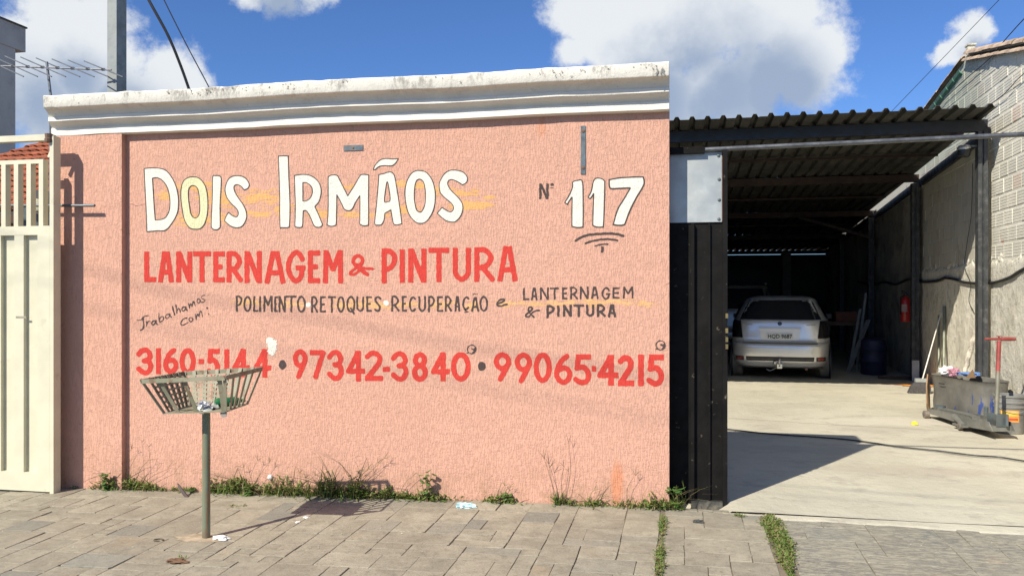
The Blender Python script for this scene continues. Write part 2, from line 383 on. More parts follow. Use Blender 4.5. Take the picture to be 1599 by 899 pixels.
def strokes_sdf(strokes):
    # stroke = (kind, pts, r) ; kind 'b' flat ends, 'r' round ends, 'c' curve with round ends, 'f' curve with flat ends
    def fn(X, Y):
        D = np.full(X.shape, 1e3)
        for kind, pts, r in strokes:
            if kind == 'o':
                cx, cy, rx, ry = pts
                qq = [(cx + rx * math.cos(t * math.pi / 14), cy + ry * math.sin(t * math.pi / 14)) for t in range(29)]
            elif kind in 'cf': qq = catmull(pts)
            else: qq = pts
            for i in range(len(qq) - 1):
                if kind == 'b': D = np.minimum(D, box_sdf(X, Y, qq[i], qq[i + 1], r, r))
                elif kind == 'f' and i in (0, len(qq) - 2): D = np.minimum(D, box_sdf(X, Y, qq[i], qq[i + 1], r, r, .3))
                else: D = np.minimum(D, seg_sdf(X, Y, qq[i], qq[i + 1], r, r))
                if kind == 'f' and 0 < i < len(qq) - 1: pass
        # hand wobble of the brush
        return D + .35 * np.sin(X * .55 + 1.3) * np.sin(Y * .47 + .4) + .18 * np.sin(X * 1.7) * np.cos(Y * 1.3)
    return fn
T, Bm = -9, 9
GL = {
 'L': [('b', [(0, T), (0, Bm)]), ('b', [(T, 1), (Bm, 1)])],
 'A': [('b', [(0, Bm), (.40, T)]), ('b', [(1, Bm), (.60, T)]), ('b', [(.2, .70), (.8, .70)]), ('b', [(.33, 0), (.67, 0)])],
 'N': [('b', [(0, T), (0, Bm)]), ('b', [(1, T), (1, Bm)]), ('b', [(.04, -.05), (.96, 1.05)])],
 'T': [('b', [(T, 0), (Bm, 0)]), ('b', [(.5, 0), (.5, Bm)])],
 'E': [('b', [(0, T), (0, Bm)]), ('b', [(T, 0), (Bm, 0)]), ('b', [(0, .5), (1, .5)]), ('b', [(T, 1), (Bm, 1)])],
 'R': [('b', [(0, T), (0, Bm)]), ('c', [(.0, 0), (.5, 0), (.88, .2), (.85, .38), (.55, .56), (.1, .62)]), ('r', [(.35, .58), (1, 1)])],
 'P': [('b', [(0, T), (0, Bm)]), ('c', [(.0, 0), (.5, 0), (.96, .16), (.94, .36), (.6, .56), (.05, .62)])],
 'G': [('c', [(.95, .22), (.75, .03), (.42, .0), (.06, .3), (.04, .68), (.42, 1), (.82, .9), (.97, .55)]), ('b', [(.5, .54), (Bm, .54)])],
 'M': [('b', [(.0, Bm), (.05, T)]), ('b', [(1, Bm), (.97, T)]), ('b', [(.04, -.06), (.5, .62)]), ('b', [(.96, -.06), (.5, .62)]), ('r', [(.49, .58), (.51, .58)])],
 'I': [('b', [(.5, T), (.5, Bm)])],
 'U': [('b', [(0, T), (0, .62)]), ('b', [(1, T), (1, .62)]), ('c', [(0, .58), (.06, .84), (.5, 1), (.94, .84), (1, .58)])],
 'O': [('o', (.5, .5, .5, .5))],
 'Q': [('o', (.5, .45, .5, .47)), ('r', [(.5, .72), (.95, 1.05)])],
 'S': [('c', [(1, .14), (.6, 0), (.18, .08), (.1, .28), (.5, .5), (.88, .72), (.78, .96), (.35, 1), (0, .9)])],
 'C': [('c', [(1, .12), (.6, 0), (.15, .22), (.02, .6), (.25, .95), (.65, 1), (1, .88)])],
 '0': [('o', (.5, .5, .5, .5))],
 '1': [('b', [(.5, T), (.5, Bm)])],
 '2': [('c', [(.0, .14), (.4, 0), (.85, .1), (.92, .35), (.5, .66), (.05, .95)]), ('b', [(T, 1), (Bm, 1)])],
 '3': [('c', [(.0, .18), (.3, .02), (.7, .02), (.95, .24), (.8, .42), (.45, .48)]), ('c', [(.45, .48), (.85, .52), (1, .74), (.78, .97), (.4, 1), (.0, .84)])],
 '4': [('b', [(.72, T), (.72, Bm)]), ('r', [(.68, 0), (.05, .70)]), ('b', [(.0, .70), (Bm, .70)]), ('b', [(.5, 0), (.72, 0)])],
 '5': [('b', [(.22, 0), (Bm, 0)]), ('b', [(.22, T), (.1, .48)]), ('c', [(.1, .44), (.6, .40), (1, .64), (.9, .92), (.45, 1), (.0, .88)])],
 '6': [('c', [(.75, -.02), (.3, .2), (.0, .6), (.1, .86), (.5, 1), (.9, .86), (.95, .6), (.65, .44), (.15, .5)])],
 '7': [('b', [(T, 0), (1, 0)]), ('r', [(.96, .02), (.3, 1)])],
 '8': [('o', (.5, .22, .42, .22)), ('o', (.5, .73, .5, .27))],
 '9': [('o', (.45, .28, .45, .28)), ('r', [(.92, .35), (.3, 1)])],
 '-': [('b', [(T, .5), (Bm, .5)])],
}
def glyph(ch, x0, y0, x1, y1, w):
    r = w / 2.0; out = []
    def cx(u): return x0 if u == T else x1 if u == Bm else (x0 + r) + u * (x1 - x0 - w)
    def cy(v): return y0 if v == T else y1 if v == Bm else (y0 + r) + v * (y1 - y0 - w)
    for kind, pts in GL[ch]:
        if kind == 'o':
            a, c_, rx, ry = pts; out.append(('o', (cx(a), cy(c_), rx * (x1 - x0 - w), ry * (y1 - y0 - w)), r))
        else: out.append((kind, [(cx(u), cy(v)) for u, v in pts], r))
    return out
def letters(spec, sc, ox, oy, w, mat, res=.8, off=.0014, slant=0):
    for it in spec:
        ch, a, b_, c_, d = it[:5]; ww = it[5] if len(it) > 5 else w
        x0, y0, x1, y1 = ox + a / sc, oy + b_ / sc, ox + c_ / sc, oy + d / sc
        st_ = glyph(ch, x0, y0, x1, y1, ww / sc)
        paintmesh('painted_letter', strokes_sdf(st_), (x0 - 3, y0 - 3, x1 + 3, y1 + 3), res, off, mat, fw)
# red line
letters([('L', 80, 100, 232, 482), ('A', 250, 100, 455, 487), ('N', 480, 100, 682, 487), ('T', 690, 98, 915, 487), ('E', 942, 100, 1090, 485), ('R', 1108, 98, 1315, 487), ('N', 1332, 95, 1550, 495)], 7.995, 215, 380, 64, m_red)
letters([('A', 100, 95, 370, 500), ('G', 370, 88, 615, 495), ('E', 645, 88, 800, 495), ('M', 832, 85, 1087, 497)], 7.995, 400, 380, 64, m_red)
letters([('P', 318, 46, 460, 355), ('I', 478, 52, 528, 352), ('N', 556, 45, 720, 350), ('T', 738, 38, 922, 345), ('U', 952, 38, 1116, 342), ('R', 1145, 35, 1330, 342), ('A', 1350, 25, 1535, 338)], 5.711, 540, 380, 47, m_red)
def raw(strokes, sc, ox, oy, mat, name='painted_letter', res=.7, off=.0014):
    ss = []; xs = []; ys = []
    for kind, pts, w in strokes:
        r = w / 2 / sc
        if kind == 'o': q = (ox + pts[0] / sc, oy + pts[1] / sc, pts[2] / sc, pts[3] / sc); xs += [q[0] - q[2] - r, q[0] + q[2] + r]; ys += [q[1] - q[3] - r, q[1] + q[3] + r]
        else:
            q = [(ox + a / sc, oy + c_ / sc) for a, c_ in pts]; xs += [a - r for a, _ in q] + [a + r for a, _ in q]; ys += [c_ - r for _, c_ in q] + [c_ + r for _, c_ in q]
        ss.append((kind, q, r))
    return paintmesh(name, strokes_sdf(ss), (min(xs) - 2, min(ys) - 2, max(xs) + 2, max(ys) + 2), res, off, mat, fw)
raw([('o', (1270, 215, 58, 58), 46), ('c', [(1235, 265), (1290, 310), (1340, 355), (1385, 385)], 50), ('c', [(1300, 265), (1230, 320), (1175, 365), (1190, 390), (1250, 370), (1310, 310), (1400, 315), (1450, 315)], 34), ('r', [(1440, 314), (1478, 318)], 10)], 7.995, 400, 380, m_red)
# phone numbers
letters([('3', 18, 82, 195, 368), ('1', 222, 88, 276, 360), ('6', 298, 90, 460, 360), ('0', 468, 88, 638, 368), ('-', 665, 203, 722, 252), ('5', 748, 95, 888, 380), ('1', 935, 100, 985, 385), ('4', 1010, 95, 1196, 390), ('4', 1228, 98, 1422, 395)], 6.6625, 210, 530, 53, m_red)
letters([('9', 138, 120, 335, 490), ('7', 348, 130, 552, 495), ('3', 562, 128, 775, 512), ('4', 790, 138, 1040, 522), ('2', 1036, 135, 1265, 515), ('-', 1258, 338, 1350, 402), ('3', 1360, 145, 1582, 520)], 7.995, 440, 530, 64, m_red)
letters([('8', 346, 155, 545, 525), ('4', 572, 158, 818, 520), ('0', 832, 155, 1080, 522)], 7.995, 600, 530, 66, m_red)
letters([('9', 103, 185, 378, 615), ('9', 410, 190, 685, 640), ('0', 688, 188, 956, 635), ('6', 990, 215, 1262, 665), ('5', 1270, 215, 1532, 668)], 9.406, 760, 530, 78, m_red)
letters([('-', 318, 482, 384, 562), ('4', 385, 318, 714, 768), ('2', 702, 318, 945, 776), ('1', 990, 312, 1096, 776), ('5', 1122, 312, 1380, 782)], 9.406, 890, 520, 84, m_red)
# service line
letters([('P', 65, 90, 148, 292), ('O', 160, 95, 262, 294), ('L', 282, 95, 345, 292), ('I', 356, 95, 380, 294), ('M', 408, 94, 526, 295), ('E', 545, 100, 588, 295), ('N', 598, 96, 690, 298), ('T', 692, 90, 826, 298), ('O', 828, 92, 940, 302), ('R', 1005, 98, 1092, 304), ('E', 1115, 98, 1190, 300), ('T', 1215, 98, 1312, 304), ('O', 1328, 98, 1426, 304), ('Q', 1445, 98, 1558, 318)], 7.995, 360, 450, 24, m_dark, .6)
letters([('U', 108, 85, 190, 244), ('E', 212, 82, 270, 244), ('S', 292, 80, 370, 244), ('R', 472, 76, 558, 242), ('E', 582, 78, 635, 242), ('C', 655, 82, 730, 244), ('U', 755, 82, 834, 246), ('P', 855, 78, 926, 250), ('E', 948, 82, 1012, 244), ('R', 1030, 80, 1106, 242), ('A', 1128, 78, 1192, 240), ('C', 1210, 82, 1284, 226), ('A', 1303, 92, 1387, 243), ('O', 1390, 78, 1480, 242)], 6.6625, 540, 450, 20, m_dark, .6)
raw([('c', [(1240, 222), (1255, 240), (1275, 242), (1235, 250)], 10)], 6.6625, 540, 450, m_dark, 'cedilla')
raw([('c', [(1325, 66), (1340, 55), (1352, 62), (1368, 60)], 9)], 6.6625, 540, 450, m_dark, 'tilde')
raw([('c', [(80, 225), (120, 215), (150, 195), (140, 180), (105, 185), (78, 215), (80, 245), (120, 250), (150, 238), (178, 232)], 18)], 6.6625, 765, 440, m_dark)
letters([('L', 344, 60, 410, 190), ('A', 425, 60, 497, 190), ('N', 520, 58, 612, 188), ('T', 625, 58, 720, 183), ('E', 750, 58, 808, 182), ('R', 835, 50, 915, 182), ('N', 935, 48, 1028, 180), ('A', 1050, 48, 1132, 178), ('G', 1160, 55, 1252, 186), ('E', 1275, 56, 1350, 174), ('M', 1383, 48, 1494, 173)], 6.6625, 765, 440, 19, m_dark, .6)
raw([('c', [(395, 300), (405, 268), (430, 262), (440, 285), (405, 315), (375, 340), (378, 362), (410, 358), (440, 320), (475, 300), (515, 296)], 17), ('c', [(400, 290), (420, 330), (460, 368)], 18)], 6.6625, 765, 440, m_dark)
letters([('P', 588, 240, 674, 378), ('I', 700, 245, 724, 362), ('N', 760, 238, 852, 362), ('T', 868, 234, 980, 366), ('U', 1000, 236, 1086, 362), ('R', 1112, 230, 1206, 364), ('A', 1225, 232, 1315, 370)], 6.6625, 765, 440, 25, m_dark, .6)
# script words
TR = [[('c', [(40, 497), (100, 490), (150, 440), (215, 425)], 13), ('c', [(132, 455), (133, 500), (145, 570), (135, 625), (95, 655)], 20)],
 [('c', [(185, 600), (190, 550), (185, 520)], 14), ('c', [(190, 560), (215, 515), (245, 518)], 15)],
 [('c', [(330, 505), (290, 510), (265, 545), (290, 572), (320, 545), (335, 500), (342, 550), (362, 562)], 20)],
 [('c', [(380, 385), (382, 450), (388, 525)], 15), ('c', [(385, 500), (412, 445), (450, 450), (445, 495), (395, 525)], 15)],
 [('c', [(545, 405), (500, 410), (485, 450), (510, 472), (540, 440), (552, 400), (560, 438), (578, 447)], 15)],
 [('b', [(590, 272), (626, 422)], 22)],
 [('b', [(645, 252), (662, 392)], 18), ('c', [(660, 360), (680, 318), (705, 325), (714, 376)], 16)],
 [('c', [(790, 292), (750, 300), (742, 338), (765, 355), (795, 320), (800, 285), (808, 328), (822, 342)], 20)],
 [('c', [(843, 240), (860, 312)], 17), ('c', [(858, 292), (878, 238), (900, 282)], 15), ('c', [(900, 282), (915, 208), (935, 230), (946, 275)], 16)],
 [('o', (1000, 198, 24, 32), 16)],
 [('c', [(1095, 105), (1045, 128), (1062, 165), (1098, 182), (1080, 214), (1045, 218)], 14)],
 [('c', [(815, 460), (760, 480), (722, 540), (742, 576), (800, 555), (835, 530)], 18)],
 [('o', (880, 487, 28, 32), 17)],
 [('c', [(948, 400), (965, 487)], 16), ('c', [(965, 472), (985, 402), (1008, 442)], 15), ('c', [(1008, 442), (1025, 360), (1048, 378), (1060, 440)], 15)]]
for s_ in TR: raw(s_, 10., 210, 450, m_dark, res=.5)
raw([('r', [(1133, 306), (1137, 308)], 30), ('r', [(1157, 402), (1160, 404)], 26)], 10., 210, 450, m_dark, 'painted_colon', .5)
# N degree sign, swashes, dots, bubbles
letters([('N', 76, 170, 172, 328)], 6.42, 830, 260, 25, m_dark, .6)
raw([('o', (207, 182, 9, 6), 18), ('b', [(185, 214), (222, 214)], 7)], 6.42, 830, 260, m_dark, 'painted_ordinal_mark', .5)
raw([('c', [(445, 742), (540, 692), (700, 674), (830, 674), (920, 694)], 24)], 6.42, 830, 260, m_dark, 'painted_underline')
raw([('c', [(540, 768), (640, 740), (760, 727), (858, 740)], 20)], 6.42, 830, 260, m_dark, 'painted_underline')
raw([('c', [(640, 796), (690, 782), (765, 776)], 15)], 6.42, 830, 260, m_dark, 'painted_underline')
raw([('b', [(712, 800), (706, 862)], 26)], 6.42, 830, 260, m_dark, 'painted_underline')
raw([('o', (1540, 260, 19, 30), 38)], 6.6625, 210, 530, m_dark, 'painted_dot')
raw([('o', (1218, 332, 24, 32), 50)], 7.995, 600, 530, m_dark, 'painted_dot')
for (cx_, cy_, r_, sc, ox, oy) in ((1092, 122, 54, 7.995, 600, 530), (1333, 178, 68, 9.406, 890, 520)):
    k = r_ / 54
    raw([('o', (cx_, cy_, r_, r_), 12 * k), ('r', [(cx_ - 40 * k, cy_ + 32 * k), (cx_ - 60 * k, cy_ + 46 * k)], 14 * k), ('r', [(cx_ - 60 * k, cy_ + 46 * k), (cx_ - 34 * k, cy_ + 44 * k)], 9 * k),
         ('c', [(cx_ + 44 * k, cy_ - 12 * k), (cx_ + 38 * k, cy_ + 18 * k), (cx_ + 18 * k, cy_ + 44 * k)], 26 * k), ('c', [(cx_ + 2 * k, cy_ - 8 * k), (cx_ + 22 * k, cy_ + 2 * k), (cx_ + 34 * k, cy_ + 8 * k)], 20 * k)], sc, ox, oy, m_dark, 'painted_speech_bubble', .5)
raw([('r', [(969, 205), (972, 205)], 60)], 7.995, 360, 450, m_white, 'painted_dot', off=.0012)
raw([('r', [(419, 153), (422, 153)], 54)], 6.6625, 540, 450, m_white, 'painted_dot', off=.0012)
SM = [0.0]
def smear(lst, mat, off, name, res=.9, amp=1.0, thr=0.):
    for k_, (cx_, cy_, rx, ry) in enumerate(lst):
        def fn(X, Y, cx_=cx_, cy_=cy_, rx=rx, ry=ry):
            u = (X - cx_) / rx; v = (Y - cy_) / ry; d = np.sqrt(u * u + v * v) - 1
            nn = np.zeros_like(X)
            for j in range(X.shape[0]):
                for i in range(X.shape[1]):
                    x, y = X[j, i], Y[j, i]
                    nn[j, i] = mnoise.noise(Vector((x * .06, y * .36, 2.))) * .9 + mnoise.noise(Vector((x * .35, y * 1.1, 9.))) * .6 + mnoise.noise(Vector((x * .9, y * .9, 4.))) * .35
            return (d + amp * nn - thr) * min(rx, ry) * .5
        paintmesh(name, fn, (cx_ - rx * 1.4, cy_ - ry * 1.8, cx_ + rx * 1.4, cy_ + ry * 1.8), res, off + SM[0], mat, fw); SM[0] += .00001
smear([(262, 306, 16, 7), (300, 292, 34, 4), (318, 288, 26, 4), (330, 300, 24, 8), (352, 312, 34, 10), (300, 342, 26, 10), (335, 340, 26, 8), (405, 334, 26, 5), (410, 308, 30, 10), (440, 328, 22, 8), (505, 334, 22, 7),
       (548, 292, 20, 5), (560, 335, 26, 5), (630, 288, 20, 5), (632, 328, 22, 7), (655, 290, 12, 5), (600, 335, 12, 4), (690, 296, 22, 7), (722, 302, 28, 5)], m_yel, .0004, 'painted_brush_mark', amp=1.5, thr=-.12)
smear([(735, 321, 36, 6.5), (764, 308, 9, 3), (745, 320, 26, 4.5)], m_yel, .0004, 'painted_brush_mark', amp=.5)
smear([(395, 472, 26, 5), (455, 474, 22, 5), (540, 476, 22, 6), (560, 474, 20, 7), (590, 477, 18, 5), (640, 476, 22, 4), (690, 475, 22, 5), (735, 477, 12, 5), (790, 474, 20, 4), (830, 474, 24, 4), (875, 473, 22, 4), (925, 472, 26, 5), (960, 470, 24, 4), (1000, 474, 26, 4)], stucco('pale_ochre_brush_paint', (.70, .41, .19), .85, .6), .0004, 'painted_brush_mark', amp=1.5, thr=-.12)
smear([(425, 541, 7.5, 12.5), (421, 533, 6, 7)], m_white, .0016, 'painted_blotch', amp=.5)
# white letters with a dark contour: outlines given as closed contours
def contour(pts, sc, ox, oy):
    out = []; segs = []; cur = []
    cor = [i for i, q in enumerate(pts) if len(q) > 2]
    P_ = [(ox + q[0] / sc, oy + q[1] / sc) for q in pts]
    if not cor: return catmull(P_, True, 6)
    k = len(P_)
    for a, ci in enumerate(cor):
        cj = cor[(a + 1) % len(cor)]; run = [P_[ci]]; i = ci
        while True:
            i = (i + 1) % k; run.append(P_[i])
            if i == cj: break
        out += (catmull(run, False, 6)[:-1] if len(run) > 2 else [run[0]])
    return out
def poly_sdf(X, Y, poly):
    D = np.full(X.shape, 1e9); ins = np.zeros(X.shape, bool); n = len(poly)
    for i in range(n):
        p, q = poly[i], poly[(i + 1) % n]
        D = np.minimum(D, seg_sdf(X, Y, p, q, 0, 0))
        cnd = ((p[1] > Y) != (q[1] > Y)) & (X < (q[0] - p[0]) * (Y - p[1]) / ((q[1] - p[1]) or 1e-9) + p[0]); ins ^= cnd
    return np.where(ins, -D, D)
def wletter(sc, ox, oy, outer, holes=(), mat=m_white, th=1.1):
    po = contour(outer, sc, ox, oy); ph = [contour(h, sc, ox, oy) for h in holes]
    def base(X, Y):
        D = poly_sdf(X, Y, po)
        for h in ph: D = np.maximum(D, -poly_sdf(X, Y, h))
        return D
    bx = (min(p[0] for p in po) - 3, min(p[1] for p in po) - 3, max(p[0] for p in po) + 3, max(p[1] for p in po) + 3)
    o = paintmesh('painted_letter', lambda X, Y: base(X, Y) + th * .45, bx, .7, .0019, mat, fw)
    def ring(X, Y):
        d = base(X, Y); return np.maximum(d - .55 - .12 * np.sin(X * .3) - .12 * np.cos(Y * .21), -(d + th * .8))
    paintmesh('letter_outline', ring, bx, .5, .0024, m_dark, o)
K = 6.915; c_ = 1
wletter(K, 215, 240, [(68, 160, c_), (150, 153), (240, 158), (310, 185), (365, 250), (410, 340), (436, 450), (440, 570), (420, 660), (370, 750), (300, 825), (200, 833), (98, 842, c_), (90, 600), (78, 380)], [[(160, 265, c_), (215, 262), (275, 300), (320, 370), (343, 470), (345, 580), (325, 650), (280, 700), (190, 715, c_), (175, 520)]])
wletter(K, 215, 240, [(600, 250), (660, 262), (715, 320), (745, 400), (758, 520), (752, 650), (725, 750), (680, 805), (625, 815), (560, 800), (505, 720), (480, 600), (465, 480), (468, 380), (490, 300), (540, 260)], [[(600, 345), (640, 370), (660, 440), (668, 560), (665, 640), (640, 685), (605, 688), (575, 650), (560, 570), (548, 470), (550, 390), (570, 355)]], m_yelO)
wletter(K, 215, 240, [(808, 250), (840, 238), (880, 240), (902, 270), (898, 400), (890, 560), (892, 760), (885, 800), (850, 822), (810, 812), (792, 770), (800, 560), (805, 400)])
wletter(K, 215, 240, [(945, 420), (945, 360), (975, 280), (1030, 243), (1110, 240), (1170, 270), (1205, 330), (1190, 372), (1150, 392, c_), (1110, 350), (1065, 335), (1040, 360), (1050, 410), (1090, 480), (1140, 550), (1175, 640), (1170, 710), (1130, 780), (1070, 800), (1000, 780), (935, 725, c_), (950, 680), (980, 632, c_), (1020, 665), (1065, 680), (1085, 650), (1070, 600), (1010, 540), (965, 480)])
wletter(K, 415, 235, [(135, 75), (150, 60), (235, 60), (243, 80), (250, 300), (262, 580), (256, 800), (240, 830), (175, 832), (152, 810), (148, 500), (142, 250)])
wletter(K, 415, 235, [(308, 270, c_), (400, 258), (480, 270), (550, 315), (590, 380), (597, 460), (575, 550), (530, 605, c_), (570, 690), (612, 795, c_), (600, 820), (560, 830), (520, 810), (480, 720), (440, 655), (405, 650, c_), (402, 720), (398, 800), (385, 828), (340, 830), (312, 820, c_), (318, 600), (312, 430)], [[(400, 350, c_), (440, 350), (490, 390), (503, 450), (480, 510), (440, 540), (402, 545, c_)]])
wletter(K, 415, 235, [(672, 285, c_), (710, 265), (770, 270), (800, 320), (885, 488, c_), (960, 370), (1015, 275), (1050, 258), (1112, 265, c_), (1110, 500), (1110, 780), (1095, 808), (1050, 812), (1012, 795, c_), (1015, 650), (1015, 490, c_), (970, 560), (930, 635), (885, 650), (845, 630), (810, 560), (768, 480, c_), (765, 650), (760, 790), (740, 812), (700, 818), (660, 803, c_), (672, 650)])
wletter(K, 570, 235, [(148, 260, c_), (200, 250), (260, 232), (300, 245), (325, 300), (350, 450), (380, 640), (398, 790, c_), (350, 803), (310, 795), (295, 740), (278, 642, c_), (215, 678, c_), (205, 750), (180, 798), (140, 805), (103, 790), (115, 650), (135, 450)], [[(238, 340), (255, 400), (270, 530), (240, 552), (210, 548), (220, 440)]])
wletter(K, 570, 235, [(88, 208, c_), (110, 155), (160, 105), (220, 87), (290, 92), (360, 88, c_), (335, 130), (290, 165), (200, 165), (150, 175), (110, 208, c_)])
wletter(K, 570, 235, [(590, 217), (660, 235), (720, 310), (750, 400), (760, 500), (745, 620), (700, 720), (650, 775), (595, 787), (540, 770), (480, 700), (445, 600), (430, 470), (445, 350), (490, 260), (540, 222)], [[(585, 310), (625, 335), (645, 400), (652, 500), (640, 600), (610, 658), (585, 663), (555, 635), (535, 540), (533, 440), (550, 340)]])
wletter(K, 570, 235, [(800, 400), (805, 340), (850, 260), (910, 217), (980, 212), (1060, 235), (1105, 290), (1095, 345), (1050, 372, c_), (1010, 345), (940, 315), (900, 330), (895, 370), (930, 430), (1000, 500), (1050, 570), (1055, 640), (1030, 710), (980, 765), (930, 772), (860, 750), (778, 678, c_), (830, 612, c_), (870, 640), (920, 662), (950, 640), (950, 600), (920, 560), (860, 510), (815, 460)])
wletter(6.42, 830, 260, [(330, 362, c_), (380, 280), (410, 200), (410, 155), (460, 138), (510, 148), (518, 300), (518, 580), (505, 608), (450, 612), (402, 600, c_), (402, 450), (405, 310, c_), (380, 345), (360, 382, c_)], th=1.5)
wletter(6.42, 830, 260, [(565, 310, c_), (600, 240), (615, 160), (640, 120), (690, 117), (730, 140), (735, 180), (730, 400), (722, 590), (705, 607), (650, 607), (612, 590, c_), (615, 450), (622, 275, c_), (600, 310), (585, 325, c_)], th=1.5)
wletter(6.42, 830, 260, [(775, 130, c_), (900, 110), (1100, 102), (1125, 115), (1132, 170), (1110, 220), (1050, 320), (990, 440), (945, 560), (930, 585), (880, 592), (815, 585, c_), (840, 490), (870, 410), (920, 330), (985, 218, c_), (880, 222), (800, 225), (778, 200)], th=2.0)
# little initials scratched on the cornice, metal straps, old fitting
m_steel = M_('grey_painted_steel', (.13, .16, .17), .45, .5, .2, 8, 60, .2, .001, (.25, .12, .06), .5, 9)
m_rust = M_('rusty_steel', (.16, .10, .07), .75, .3, .3, 12, 80, .4, .001)
def strip_on_wall(px0, py0, px1, py1, t=.006):
    a, c = W(px0, py0), W(px1, py1); b = MB(); b.box((a.x, -t - .0005, a.z), (c.x, -.0008, c.z)); return b
o = strip_on_wall(907, 197, 914.5, 272).build('metal_strap', m_steel, fw)
for py in (205, 262):
    q = W(911, py); bb = MB(); bb.lathe([(.0, .006), (.012, .004), (.014, 0)], (q.x, -.0065, q.z), 10, Matrix.Rotation(math.pi / 2, 3, 'X')); bb.build('bolt', m_rust, o)
o = strip_on_wall(537, 227.5, 567, 235).build('metal_plate', m_steel, fw)
q = W(552, 231); bb = MB(); bb.lathe([(.0, .006), (.008, .004), (.009, 0)], (q.x, -.0065, q.z), 10, Matrix.Rotation(math.pi / 2, 3, 'X')); bb.build('bolt', m_rust, o)
raw([('c', [(2, 2), (3, 6), (0, 10)], 2.4)], 1, 1024, 106, M_('cornice_scratch', (.2, .2, .18)), 'scratched_mark', .5, .2175)
raw([('c', [(0, 10), (2, 2), (5, 4), (3, 7), (6, 10)], 1.8)], 1, 1032, 106, MC['cornice_scratch'], 'scratched_mark', .5, .2175)
# hairline crack
raw([('r', [(a, 320 + 1.6 * math.sin(a * .3) + (a - 200) * .012) for a in range(203, 232, 4)], .8)], 1, 0, 0, M_('crack_line', (.2, .1, .08)), 'crack', .5, .0006)
# white plug stuck low on the wall
q = W(423, 744); b = MB(); b.lathe([(.02, 0), (.022, .008), (.018, .026), (.0, .034)], (q.x, -.001, q.z), 12, Matrix.Rotation(math.pi / 2, 3, 'X')); b.build('pipe_plug', M_('white_plastic', (.75, .74, .70), .5), fw, smooth=True)
# ================================================================== ground, street, pavement
m_asph = M_('asphalt', (.055, .055, .055), .85, 0, .3, 3, 160, .5, .004, (.10, .095, .085), .5, 1.2)
b = MB(); b.add([(-300, -300, -.25), (300, -300, -.25), (300, -2.78, -.25), (-300, -2.78, -.25)], [(0, 1, 2, 3)]); tag(b.build('road', m_asph, fix=False, origin=(0, -9, -.25)), kind='structure')
m_earth = M_('bare_ground', (.20, .15, .10), .9, 0, .25, .5, 20, .4, .01)
b = MB(); b.add([(-300, -2.78, -.2501), (-300, 400, -.2501), (300, 400, -.2501), (300, -2.78, -.2501)], [(0, 3, 2, 1)]); tag(b.build('ground', m_earth, fix=False, origin=(0, 60, -.25)), kind='structure')
m_mort = M_('pavement_bedding', (.17, .14, .10), .95, 0, .3, 9, 60, .6, .004)
PVX0, PVX1, PVY0, PVY1 = -9.5, 5.0, -2.62, -.002
b = MB(); nx, ny = 120, 24; vs = []
for j in range(ny + 1):
    for i in range(nx + 1):
        x = PVX0 + (PVX1 - PVX0) * i / nx; y = PVY0 + (.18 - PVY0) * j / ny; vs.append((x, y, zpav(x, y) - (.065 if y > 0.0 and x < .34 else .0065)))
b.add(vs, [(j * (nx + 1) + i, j * (nx + 1) + i + 1, (j + 1) * (nx + 1) + i + 1, (j + 1) * (nx + 1) + i) for j in range(ny) for i in range(nx)])
pav = b.build('pavement', m_mort, fix=False, origin=(0, -1.3, 0)); tag(pav, kind='structure')
# stone material: brownish grey schist, each slab a little different
def stonemat(name, ca, cb, cc, wear=0.):
    m, nt, p = newmat(name); P = pos(nt, True); oi = N(nt, 'ShaderNodeObjectInfo')
    r = oi.outputs['Random']
    off = N(nt, 'ShaderNodeVectorMath', operation='ADD'); nt.links.new(P, off.inputs[0])
    sc = N(nt, 'ShaderNodeVectorMath', operation='SCALE'); cb_ = N(nt, 'ShaderNodeCombineXYZ'); nt.links.new(r, cb_.inputs[0]); nt.links.new(r, cb_.inputs[1]); nt.links.new(cb_.outputs[0], sc.inputs[0]); sc.inputs['Scale'].default_value = 37.
    nt.links.new(sc.outputs[0], off.inputs[1]); Q = off.outputs[0]
    c = mixc(nt, rng(nt, noi(nt, Q, 5, 6, .65), .3, .7), ca, cb)
    c = mixc(nt, rng(nt, r, .84, .96, 0, .8), c, cc)
    hv = N(nt, 'ShaderNodeHueSaturation'); nt.links.new(c, hv.inputs['Color'])
    r2 = mth(nt, 'FRACT', mth(nt, 'MULTIPLY', r, 7.31)); nt.links.new(rng(nt, r2, 0, 1, .90, 1.09, False), hv.inputs['Value']); c = hv.outputs[0]
    c = mixc(nt, rng(nt, noi(nt, Q, 2.2, 4, .6), .6, .8, 0, .6), c, (.36, .25, .15))
    c = mixc(nt, rng(nt, noi(nt, Q, 17, 8, .75), .50, .66, 0, .55), c, tuple(k * .62 for k in ca))
    c = mixc(nt, rng(nt, noi(nt, Q, 30, 8, .75, .6), .56, .70, 0, .5), c, (.46, .42, .33))
    c = mixc(nt, rng(nt, noi(nt, Q, 75, 4, .7), .54, .70, 0, .6), c, tuple(k * .5 for k in ca))
    c = mixc(nt, rng(nt, noi(nt, P, 1.1, 6, .65), .45, .7, 0, .45), c, (.30, .26, .195))
    if wear:
        w = rng(nt, noi(nt, pos(nt, True, (1, 3.0, 1)), 13, 9, .75, .6), .46, .57, 0, wear); c = mixc(nt, w, c, (.42, .385, .29))
    nt.links.new(c, p.inputs['Base Color']); p.inputs['Roughness'].default_value = .78; p.inputs['Specular IOR Level'].default_value = .3
    h = mth(nt, 'ADD', noi(nt, Q, 16, 8, .7), mth(nt, 'MULTIPLY', noi(nt, Q, 90, 4, .6), .35)); bump(nt, p, h, .7, .008)
    return m
m_stone = stonemat('schist_slab', (.25, .226, .172), (.36, .328, .25), (.225, .222, .19))
